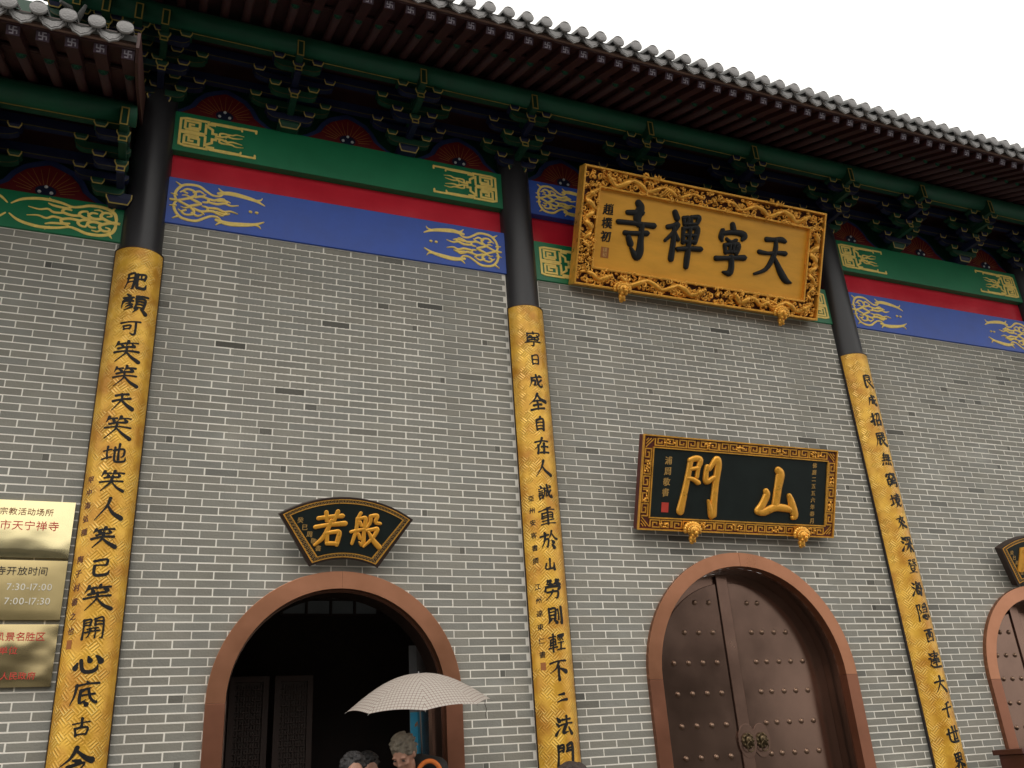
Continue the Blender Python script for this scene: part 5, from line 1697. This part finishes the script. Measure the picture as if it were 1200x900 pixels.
def fan_board(cx, zb, chars, label, small):
    tl = math.radians(19)
    root = empty('fan_board', (cx, -.10, zb + ZO), label, 'fan shaped board', 'fan shaped name boards over the side doorways')
    f = plane_map(0, 0, 0, tl)
    R1 = .99; c1 = .545 - R1          # top arc centre (0,c1)
    R2 = .615; c2 = .062 - R2

    def outline(ins):
        pts = []
        # corners inset along the slanted sides
        tx, ty = .530 - ins * 1.75, .40 - ins * .62
        bx, by = .268 - ins * 1.10, 0 + ins * .85
        r1 = R1 - ins; r2 = R2 + ins
        a1 = math.asin(min(1, tx / r1)); a2 = math.asin(min(1, bx / r2))
        n = 16
        for i in range(n + 1):
            a = -a2 + 2 * a2 * i / n; pts.append((r2 * math.sin(a), c2 + r2 * math.cos(a)))
        for i in range(n + 1):
            a = a1 - 2 * a1 * i / n; pts.append((r1 * math.sin(a), c1 + r1 * math.cos(a)))
        return pts

    def slab(mb, o, h0, h1):
        n = len(o)
        mb.add([f(a, b, h1) for a, b in o] + [f(a, b, h0) for a, b in o], [list(range(n)), list(range(2 * n - 1, n - 1, -1))] + [(i, i + n, (i + 1) % n + n, (i + 1) % n) for i in range(n)])

    def ring(mb, i0, i1, h0, h1):
        A = outline(i0); B = outline(i1); n = len(A)
        mb.add([f(a, b, h1) for a, b in A] + [f(a, b, h1) for a, b in B] + [f(a, b, h0) for a, b in A] + [f(a, b, h0) for a, b in B],
               [q for i in range(n) for q in ((i, (i + 1) % n, (i + 1) % n + n, i + n), (i, i + 2 * n, (i + 1) % n + 2 * n, (i + 1) % n), (i + n, (i + 1) % n + n, (i + 1) % n + 3 * n, i + 3 * n))])
    mb = MB(); slab(mb, outline(0), -.075, 0); mb.build('board', m_rim, root, bevel=.003, recalc=True)
    mb = MB(); slab(mb, outline(.052), .0005, .002); mb.build('field', m_blackfield, root, recalc=True)
    mb = MB(); ring(mb, .017, .022, 0, .005); ring(mb, .046, .051, 0, .005); mb.build('gold_lines', m_carve, root, recalc=True)
    # little key fret running round between the two lines
    mb = MB()
    A = outline(.024); B = outline(.044); n = len(A)
    L = [0]
    for i in range(n):
        a, b = A[i], A[(i + 1) % n]; L.append(L[-1] + math.hypot(b[0] - a[0], b[1] - a[1]))
    tot = L[-1]

    def fr(s, t, h):
        s = s % tot
        for i in range(n):
            if L[i + 1] >= s: break
        k = (s - L[i]) / max(1e-6, L[i + 1] - L[i]); j = (i + 1) % n
        ax, ay = A[i][0] + (A[j][0] - A[i][0]) * k, A[i][1] + (A[j][1] - A[i][1]) * k
        bx, by = B[i][0] + (B[j][0] - B[i][0]) * k, B[i][1] + (B[j][1] - B[i][1]) * k
        return f(ax + (bx - ax) * t, ay + (by - ay) * t, h)
    nu = 86; un = tot / nu
    for k in range(nu):
        a = k * un
        polyline_ribbon(mb, [(a + .1 * un, 0), (a + .1 * un, 1), (a + .8 * un, 1), (a + .8 * un, .3), (a + .45 * un, .3)], .0022, fr, .004) if False else None
        for q in ([(.15, .0), (.15, 1)], [(.15, 1), (.75, 1)], [(.75, 1), (.75, .35)], [(.45, .0), (1.0, .0)]):
            (s0, t0), (s1, t1) = q
            w_ = .0020
            if s0 == s1: vs = [fr(a + s0 * un - w_, t0, .0035), fr(a + s0 * un + w_, t0, .0035), fr(a + s0 * un + w_, t1, .0035), fr(a + s0 * un - w_, t1, .0035)]
            else: vs = [fr(a + s0 * un, t0 - .09, .0038), fr(a + s1 * un, t0 - .09, .0038), fr(a + s1 * un, t0 + .09, .0038), fr(a + s0 * un, t0 + .09, .0038)]
            mb.add(vs, [(0, 1, 2, 3)])
    mb.build('key_fret', m_goldflat, root, recalc=True)
    fc = lambda a, b, h: f(a, b, h + .002)
    for ch, u in zip(chars, (-.135, .150)):
        if ch in BR:
            brush_char(ch, fc, u, .292, .262, m_goldchar, root, h=.010, sx=.90, k=1.32)
        else:
            mb = MB(); add_glyph(mb, ch, fc, u, .292, .27, h=.012, bold=.05, slant=.1, rough=.012, seed=5); mb.build('character', m_goldchar, root)
    for k, ch in enumerate(small):
        mb = MB(); add_glyph(mb, ch, fc, -.365 + .038 * k, .350 - .052 * k, .048, h=.004, bold=.016, slant=.0, rough=.008, seed=k + 30); mb.build('small_character', m_goldflat, root)


fan_board(1.445, 1.572, '若般', 'fan shaped black board reading 般若 over the open doorway', '癸巳周敬書')
fan_board(8.985, 1.535, '脫解', 'fan shaped black board cut off at the right edge over the side gate', '癸巳周敬書')

# ------------------------------------------------------------------ brass plaques
def brass(name, col, rough, wav):
    m = mat(name, col, rough, metal=0.95, var=0.05, nscale=3, rvar=.03)
    N = m.node_tree.nodes; L = m.node_tree.links
    nz = N.new('ShaderNodeTexNoise'); nz.inputs['Scale'].default_value = 4.5; nz.inputs['Detail'].default_value = 1.0
    tc = [n for n in N if n.type == 'TEX_COORD'][0]; L.new(tc.outputs['Object'], nz.inputs['Vector'])
    bp = N.new('ShaderNodeBump'); bp.inputs['Strength'].default_value = wav; bp.inputs['Distance'].default_value = .05
    L.new(nz.outputs[0], bp.inputs['Height']); L.new(bp.outputs[0], N['Principled BSDF'].inputs['Normal'])
    return m


m_brass1 = brass('polished_brass', (0.86, 0.74, 0.42), 0.12, .10)
m_brass2 = brass('satin_brass', (0.52, 0.41, 0.20), 0.34, .12)
m_brass3 = brass('wavy_brass', (0.58, 0.46, 0.24), 0.20, .38)
m_pr = mat('plaque_red', (0.60, 0.04, 0.03), .5); m_pk = mat('plaque_black', (0.03, 0.025, 0.02), .5); m_pw = mat('plaque_white', (0.75, 0.72, 0.62), .5); m_pb = mat('plaque_brown', (0.30, 0.14, 0.06), .5)
PX1 = -.506


def plaque(z0, z1, m, label, lines):
    Wp = .84; root = empty('brass_plaque', (PX1 - Wp / 2, -.012, z0 + ZO), label, 'plaque', 'brass plaques left of the first column')
    H = z1 - z0
    mb = MB()
    # folded sheet: front face slightly pillowed
    n = 12
    vs = []; fs = []
    for j in range(n + 1):
        for i in range(n + 1):
            u = i / n; v = j / n
            pil = .010 * (math.sin(math.pi * u) * math.sin(math.pi * v)) ** .35
            vs.append((-Wp / 2 + Wp * u, -.020 - pil, H * v))
    for j in range(n):
        for i in range(n):
            a = j * (n + 1) + i; fs.append((a, a + 1, a + n + 2, a + n + 1))
    mb.smooth = True; mb.add(vs, fs); mb.smooth = False
    mb.box(-Wp / 2, Wp / 2, -.0199, .012, 0, H)
    mb.build('plate', m, root)
    f = lambda a, b, h: Vector((a, -.0312 - h, b))
    for (s, cx, cy, size, mt) in lines:
        t_ = MB(); text_line(t_, s, f, cx, cy, size, h=.001); t_.build('lettering', mt, root)
    return root


plaque(1.606, 2.016, m_brass1, 'topmost brass plaque, cream coloured with brown and red characters 宗教活动场所', [('宗教活动场所', .115, .325, .056, m_pb), ('常州市天宁禅寺', .075, .225, .074, m_pr)])
plaque(1.180, 1.588, m_brass2, 'middle brass plaque with opening hours 7:30-17:00', [('天宁禅寺开放时间', .045, .330, .064, m_pk), ('7:30-17:00', .205, .222, .066, m_pw), ('7:00-17:30', .205, .125, .066, m_pw)])
plaque(.742, 1.150, m_brass3, 'lowest brass plaque with red characters, crumpled reflections', [('国家级风景名胜区', .10, .325, .062, m_pr), ('文物保护单位', .02, .235, .056, m_pr), ('常州市', -.06, .150, .056, m_pr), ('江苏省常州市人民政府', .06, .070, .052, m_pr)])

# ------------------------------------------------------------------ wooden cabinet at the lower right edge
cb = empty('notice_cabinet', (8.32, -.33, TZ), 'dark red brown wooden cabinet top at the lower right corner', 'cabinet')
m_cab = mat('cabinet_wood', (0.075, 0.022, 0.016), .4, var=.2)
mb = MB(); mb.box(-.62, .62, -.14, .14, .12, 1.20); mb.build('body', m_cab, cb, bevel=.006)
mb = MB(); mb.box(-.66, .66, -.17, .17, 1.2005, 1.248); mb.build('top', m_cab, cb, bevel=.006)
for sx in (-1, 1):
    for sy in (-1, 1):
        mb = MB(); mb.box(sx * .56 - .03, sx * .56 + .03, sy * .10 - .03, sy * .10 + .03, 0, .1195); mb.build('leg', m_cab, cb)
mb = MB(); mb.box(-.52, .52, -.152, -.1405, .3, 1.05); mb.build('door_panel', m_cab, cb, bevel=.004)

# ------------------------------------------------------------------ people
def voxelize(mb, name, mt, parent, vox, smooth_it=2):
    o = mb.build(name, mt, None)
    md = o.modifiers.new('r', 'REMESH'); md.mode = 'VOXEL'; md.voxel_size = vox; md.use_smooth_shade = True
    sm = o.modifiers.new('s', 'SMOOTH'); sm.factor = .5; sm.iterations = smooth_it
    dg = bpy.context.evaluated_depsgraph_get()
    me = bpy.data.meshes.new_from_object(o.evaluated_get(dg))
    old = o.data
    o.modifiers.clear(); o.data = me
    bpy.data.meshes.remove(old)
    for p in me.polygons: p.use_smooth = True
    if parent: o.parent = parent
    return o


def capsule(mb, a, b, ra, rb, n=10):
    a, b = Vector(a), Vector(b)
    mb.tube([a, (a + b) / 2, b], [ra, (ra + rb) / 2, rb], n)
    mb.sphere(a, ra, n, 6); mb.sphere(b, rb, n, 6)


m_skin = mat('skin', (0.42, 0.22, 0.15), .5, var=.08, nscale=30)
m_eye = mat('eye_dark', (0.02, 0.015, 0.012), .25)


def hand(mb, wrist, dirn, side, grip=False, axis=None):
    """palm, four fingers and a thumb; grip closes the fingers round a vertical shaft"""
    d = Vector(dirn).normalized()
    s = Vector(side).normalized()
    nrm = d.cross(s).normalized()
    p0 = Vector(wrist); p1 = p0 + d * .085
    for k in range(4):
        q = (k - 1.5) * .020
        capsule(mb, p0 + s * q * .7, p1 + s * q, .014, .013, 8)
    L = (.062, .072, .068, .052)
    for k in range(4):
        b = p1 + s * (k - 1.5) * .021
        c1 = nrm * (.45 if not grip else 1.0) + d * (1 if not grip else .25)
        c1.normalize(); c2 = (nrm * (.9 if not grip else .5) + d * (.8 if not grip else -1.0)).normalized()
        m1 = b + c1 * L[k] * .5; m2 = m1 + c2 * L[k] * .32; m3 = m2 + (c2 + nrm * (.2 if not grip else -1.2)).normalized() * L[k] * .24
        capsule(mb, b, m1, .0095, .009, 8); capsule(mb, m1, m2, .009, .008, 8); capsule(mb, m2, m3, .008, .007, 8)
    tb = p0 + d * .025 + s * -.034
    t1 = tb + (d * .6 - s * .7 + nrm * (.3 if not grip else .9)).normalized() * .038
    t2 = t1 + (d * .8 - s * .1 + nrm * (.3 if not grip else .7)).normalized() * .030
    capsule(mb, tb, t1, .012, .011, 8); capsule(mb, t1, t2, .011, .009, 8)


def person(x, y, zf, height, yaw, label, hair_col, jacket_col, trouser_col, nod=0.0, turn=0.0, hold=None, glasses=False, hair_long=False, hood=False, hair_var=.3):
    """yaw 0 faces -y (towards the camera side). Built in a local frame facing -y."""
    root = empty('person', (x, y, zf), label, 'person')
    root.rotation_euler = (0, 0, yaw)
    S = height / 1.70
    V = lambda a, b, c: Vector((a * S, b * S, c * S))
    body = MB()
    # legs
    for s in (-1, 1):
        capsule(body, V(s * .095, .0, .90), V(s * .10, -.01, .49), .083 * S, .058 * S)
        capsule(body, V(s * .10, -.01, .49), V(s * .10, .02, .09), .056 * S, .036 * S)
        capsule(body, V(s * .10, .03, .045), V(s * .11, -.14, .035), .034 * S, .028 * S)
    # torso
    capsule(body, V(0, 0, .93), V(0, .01, 1.10), .135 * S, .13 * S, 14)
    capsule(body, V(-.07, .01, 1.12), V(-.09, .01, 1.30), .11 * S, .10 * S, 12)
    capsule(body, V(.07, .01, 1.12), V(.09, .01, 1.30), .11 * S, .10 * S, 12)
    capsule(body, V(-.15, .01, 1.37), V(.15, .01, 1.37), .062 * S, .062 * S)
    capsule(body, V(0, .01, 1.36), V(0, -.005 - nod * .03, 1.50), .058 * S, .052 * S)
    # head
    HT = Matrix.Translation(V(0, 0, 1.47)) @ Matrix.Rotation(turn, 4, 'Z') @ Matrix.Rotation(nod, 4, 'X') @ Matrix.Scale(S, 4)

    def hs(c, r, mb_=body, n=16, m=10):
        t_ = MB(); t_.sphere(c, r, n, m); mb_.add(t_.v, t_.f, HT)
    hs((0, .012, .130), (.074, .092, .098)); hs((0, -.018, .075), (.058, .068, .070)); hs((0, -.052, .035), (.032, .028, .024))
    hs((0, -.092, .093), (.014, .018, .014)); hs((0, -.084, .115), (.010, .014, .024)); hs((0, -.078, .057), (.024, .012, .007)); hs((0, -.077, .048), (.021, .012, .008))
    for s in (-1, 1):
        hs((s * .076, .012, .10), (.009, .018, .028)); hs((s * .034, -.074, .138), (.022, .010, .008)); hs((s * .040, -.062, .090), (.022, .020, .020))
    # arms
    pal = {}
    for s in (-1, 1):
        sh = V(s * .195, .01, 1.37)
        if hold and s == hold[0]:
            tgt = Vector(hold[1])
            el = V(s * .235, -.04, 1.10)
            wr = tgt + Vector((s * .03, .075, -.01))
            capsule(body, sh, el, .050 * S, .040 * S); capsule(body, el, wr, .040 * S, .026 * S)
            hand(body, wr, (tgt - wr) + Vector((-s * .0, 0, 0)), (0, 0, -1), True)
        else:
            el = V(s * .245, .02, 1.10); wr = V(s * .235, -.06, .86)
            capsule(body, sh, el, .050 * S, .040 * S); capsule(body, el, wr, .040 * S, .026 * S)
            hand(body, wr, (0.0, -.15, -1), (0, -1 * 1, .0), False)
        pal[s] = (sh, el, wr)
    o = voxelize(body, 'body', m_skin, root, .0085, 2)
    # eyes
    for s in (-1, 1):
        e = MB(); e.smooth = True; t_ = MB(); t_.sphere((s * .034, -.0815, .120), (.013, .006, .0065), 10, 6); e.add(t_.v, t_.f, HT); e.build('eye', m_eye, root)
    # hair
    m_h = mat('hair', hair_col, .6, var=hair_var, nscale=40, bump=.9, bscale=90, stretch=(1, 1, .25))
    hr = MB()
    hs((0, .026, .150), (.086, .098, .092), hr); hs((0, .050, .105), (.080, .075, .080), hr)
    rr = random.Random(int(x * 1000))
    for k in range(90):
        a = rr.uniform(0, 6.283); e_ = rr.uniform(-.1, 1.4)
        c = (.088 * math.cos(e_) * math.cos(a), .026 + .100 * math.cos(e_) * math.sin(a), .150 + .094 * math.sin(e_))
        if c[1] < -.03 and c[2] < .195: continue
        hs(c, (.018, .020, .012), hr, 7, 5)
    if hair_long:
        for s in (-1, 1): hs((s * .070, .03, .06), (.026, .050, .085), hr)
        hs((0, .085, .05), (.07, .035, .09), hr)
    h_ = voxelize(hr, 'hair', m_h, root, .006, 1)
    if glasses:
        gl = MB(); gl.smooth = True
        for s in (-1, 1):
            ring = [HT @ Vector((s * .034 + .024 * math.cos(a), -.096, .118 + .018 * math.sin(a))) for a in [2 * math.pi * i / 16 for i in range(17)]]
            gl.tube(ring, .0022, 5, cap=False)
            gl.tube([HT @ Vector((s * .058, -.094, .120)), HT @ Vector((s * .080, .0, .115))], .002, 5)
        gl.tube([HT @ Vector((-.010, -.098, .12)), HT @ Vector((.010, -.098, .12))], .002, 5)
        gl.build('glasses', m_rim, root)
    # jacket
    m_j = mat('jacket_cloth', jacket_col, .75, var=.15, nscale=10, bump=.4, bscale=14)
    jk = MB(); g_ = .020 * S
    capsule(jk, V(0, 0, .90), V(0, .01, 1.10), .155 * S, .148 * S, 14)
    capsule(jk, V(-.07, .01, 1.10), V(-.09, .01, 1.30), .125 * S, .118 * S, 12); capsule(jk, V(.07, .01, 1.10), V(.09, .01, 1.30), .125 * S, .118 * S, 12)
    capsule(jk, V(-.16, .01, 1.37), V(.16, .01, 1.37), .078 * S, .078 * S)
    capsule(jk, V(0, .02, 1.38), V(0, .015, 1.435), .080 * S, .070 * S)
    for s in (-1, 1):
        sh, el, wr = pal[s]
        capsule(jk, sh, el, .068 * S, .056 * S); w2 = el + (wr - el) * .86; capsule(jk, el, w2, .056 * S, .043 * S)
    voxelize(jk, 'jacket', m_j, root, .013, 3)
    m_t = mat('trouser_cloth', trouser_col, .8, var=.15, nscale=10, bump=.4, bscale=14)
    tr = MB()
    for s in (-1, 1):
        capsule(tr, V(s * .088, .0, .90), V(s * .10, -.01, .49), .100 * S, .075 * S); capsule(tr, V(s * .10, -.01, .49), V(s * .10, .015, .12), .074 * S, .062 * S)
    voxelize(tr, 'trousers', m_t, root, .015, 3)
    for s in (-1, 1):
        shb = MB(); capsule(shb, V(s * .10, .045, .045), V(s * .112, -.155, .036), .043 * S, .038 * S); shb.box(s * .106 * S - .045, s * .106 * S + .045, -.19 * S, .085 * S, .002, .022)
        voxelize(shb, 'shoe', m_black, root, .010, 2)
    if hood:
        hd = MB(); capsule(hd, V(.09, .10, 1.48), V(.21, .06, 1.45), .085 * S, .085 * S, 12)
        voxelize(hd, 'backpack_top', mat('backpack_black', (0.012, 0.012, 0.012), .7), root, .012, 2)
        og = MB(); og.smooth = True
        P = []
        for i in range(13):
            a = math.pi * i / 12
            P.append(V(.145 - .085 * math.cos(a), -.045 - .02 * math.sin(a), 1.400 + .105 * math.sin(a)))
        og.tube(P, .016 * S, 8, flat=1.0)
        og.build('orange_strap', mat('orange_cloth', (0.80, 0.20, 0.03), .7, var=.12), root)
    return root


SHX, SHY = 1.835, -.86
hz = ZO - .30
p3 = person(1.770, -.70, TZ, 1.615, math.radians(-12), 'man with greying hair looking down, holding the checked umbrella, orange strap on his shoulder', (0.16, 0.135, 0.10), (0.03, 0.03, 0.035), (0.05, 0.05, 0.06),
            nod=math.radians(38), turn=math.radians(-30), hold=None, hood=True, hair_var=.35)
p1 = person(1.405, -.68, TZ, 1.500, math.radians(0), 'person with dark greying hair and glasses at the doorway, left of the umbrella holder', (0.030, 0.028, 0.029), (0.10, 0.07, 0.06), (0.03, 0.03, 0.04), nod=math.radians(6), glasses=True)
p2 = person(1.585, -.30, TZ, 1.510, math.radians(15), 'dark haired person in the doorway shadow between the two others', (0.010, 0.009, 0.009), (0.03, 0.03, 0.03), (0.03, 0.03, 0.03), nod=math.radians(10), hair_long=True)
p4 = person(1.90, -2.95, 0.004, 1.625, math.radians(180), 'person whose dark hair just shows at the bottom edge beside the middle couplet board', (0.035, 0.02, 0.015), (0.10, 0.03, 0.03), (0.03, 0.03, 0.04), nod=math.radians(-5), hair_long=True)

# ------------------------------------------------------------------ umbrella
def umbrella():
    ax, ay, az = 1.850, -.72, .700 + ZO
    root = empty('umbrella', (ax, ay, az), 'open pale umbrella with thin brown check pattern held over the man', 'umbrella')
    tilt = Matrix.Rotation(math.radians(7), 4, 'X') @ Matrix.Rotation(math.radians(-3.5), 4, 'Y')
    m = bpy.data.materials.new('checked_canvas'); m.use_nodes = True
    N = m.node_tree.nodes; L = m.node_tree.links; b = N['Principled BSDF']
    uv = N.new('ShaderNodeUVMap'); uv.uv_map = 'UVMap'; sp = N.new('ShaderNodeSeparateXYZ'); L.new(uv.outputs[0], sp.inputs[0])
    outs = []
    for k in (0, 1):
        a = N.new('ShaderNodeMath'); a.operation = 'PINGPONG'; a.inputs[1].default_value = .0125; L.new(sp.outputs[k], a.inputs[0])
        c = N.new('ShaderNodeMath'); c.operation = 'LESS_THAN'; c.inputs[1].default_value = .0018; L.new(a.outputs[0], c.inputs[0]); outs.append(c.outputs[0])
    mxx = N.new('ShaderNodeMath'); mxx.operation = 'MAXIMUM'; L.new(outs[0], mxx.inputs[0]); L.new(outs[1], mxx.inputs[1])
    mc = N.new('ShaderNodeMix'); mc.data_type = 'RGBA'; mc.inputs[6].default_value = (.66, .61, .55, 1); mc.inputs[7].default_value = (.33, .21, .18, 1)
    L.new(mxx.outputs[0], mc.inputs[0]); L.new(mc.outputs[2], b.inputs['Base Color']); b.inputs['Roughness'].default_value = .6
    tb = N.new('ShaderNodeBsdfTranslucent'); L.new(mc.outputs[2], tb.inputs[0]); ms = N.new('ShaderNodeMixShader'); ms.inputs[0].default_value = .3
    L.new(b.outputs[0], ms.inputs[1]); L.new(tb.outputs[0], ms.inputs[2]); L.new(ms.outputs[0], N['Material Output'].inputs[0])
    R = .500; Hc = .215
    nR = 8; sub = 8; nr = 10
    rim_pts = []

    def surf(t, a, panel_u):   # t 0..1 radius, a angle, panel_u -1..1 in the panel
        r = R * t * (1 - .055 * (1 - panel_u ** 2) * t)
        z = -Hc * (1 - math.cos(t * 1.25)) / (1 - math.cos(1.25)) + .020 * (1 - panel_u ** 2) * t * (1 - t * .2) * (1 if True else 0)
        return tilt @ Vector((r * math.cos(a), r * math.sin(a), z))
    off = math.radians(22.5 + 10)
    for p in range(nR):
        mb = MB(); mb.smooth = True; vs = []; uvs = []; fs = []
        for j in range(nr + 1):
            t = .02 + .98 * j / nr
            for i in range(sub + 1):
                pu = -1 + 2 * i / sub; a = off + 2 * math.pi * (p + (i / sub)) / nR
                vs.append(surf(t, a, pu)); uvs.append((R * t * math.tan(math.pi / nR) * pu * .95, R * t * 1.1))
        k = sub + 1
        for j in range(nr):
            for i in range(sub): fs.append((j * k + i, (j + 1) * k + i, (j + 1) * k + i + 1, j * k + i + 1))
        mb.add(vs, fs)
        o = mb.build('canopy_panel', m, root)
        ul = o.data.uv_layers.new(name='UVMap')
        for lp in o.data.loops: ul.data[lp.index].uv = uvs[lp.vertex_index]
        # rib, and a small tip at the rim
        rb = MB(); rb.smooth = True; a = off + 2 * math.pi * p / nR
        rb.tube([surf(t, a, 1) - Vector((0, 0, .004)) for t in [.03 + .97 * q / 8 for q in range(9)]], .0016, 5)
        e = surf(1, a, 1); d = (e - surf(.93, a, 1)).normalized(); rb.tube([e, e + d * .016], [.003, .002], 6)
        rb.build('rib', m_ribm, root)
    sh = MB(); sh.smooth = True
    dn = tilt @ Vector((0, 0, -1))
    sh.tube([tilt @ Vector((0, 0, .012)), tilt @ Vector((0, 0, .0)), dn * .80], [.004, .006, .005], 8); sh.build('shaft', m_ribm, root)
    hd = MB(); hd.smooth = True
    b0 = dn * .78; J = [b0, b0 + dn * .10, b0 + dn * .14 + Vector((.015, 0, 0)), b0 + dn * .15 + Vector((.04, 0, 0)), b0 + dn * .12 + Vector((.055, 0, 0))]
    hd.tube(J, .010, 8); hd.build('handle', m_rim, root)
    st = MB(); st.smooth = True; a = off + 2 * math.pi * 7 / nR
    e = surf(1, a, 1)
    best = max(range(8), key=lambda q: surf(1, off + 2 * math.pi * q / nR, 1).x - surf(1, off + 2 * math.pi * q / nR, 1).y * .2)
    e = surf(1, off + 2 * math.pi * best / nR, 1) + Vector((-.06, -.04, -.002))
    st.tube([e, e + Vector((-.004, 0, -.03)), e + Vector((.006, 0, -.06)), e + Vector((.0, 0, -.10)), e + Vector((.004, 0, -.125))], .0025, 5); st.build('closing_strap', m_rim, root)


m_ribm = mat('umbrella_metal', (0.25, 0.24, 0.23), .35, metal=.8)
umbrella()

# ------------------------------------------------------------------ hall across the forecourt (seen only in the brass and bronze)
oh = empty('opposite_hall', (4, -34, 0), 'dark two storey hall across the forecourt, reflected in the brass plaques', 'building')
m_ohw = mat('hall_wall', (0.10, 0.095, 0.085), .8, var=.2, nscale=.6); m_ohr = mat('hall_roof', (0.05, 0.05, 0.05), .7, var=.2, nscale=2)
mb = MB(); mb.box(-24, 24, -5, 5, 0, 7); mb.build('wall', m_ohw, oh)
mb = MB(); mb.prism([(-7, 6.6), (7, 6.6), (4, 8.6), (0, 11.0), (-4, 8.6)], -26, 26, axis='x'); mb.build('roof', m_ohr, oh)
for k in range(11):
    mb = MB(); mb.box(-22 + 4.2 * k, -20.2 + 4.2 * k, 5.001, 5.05, 1.2, 3.6); mb.build('window', m_blackfield, oh)
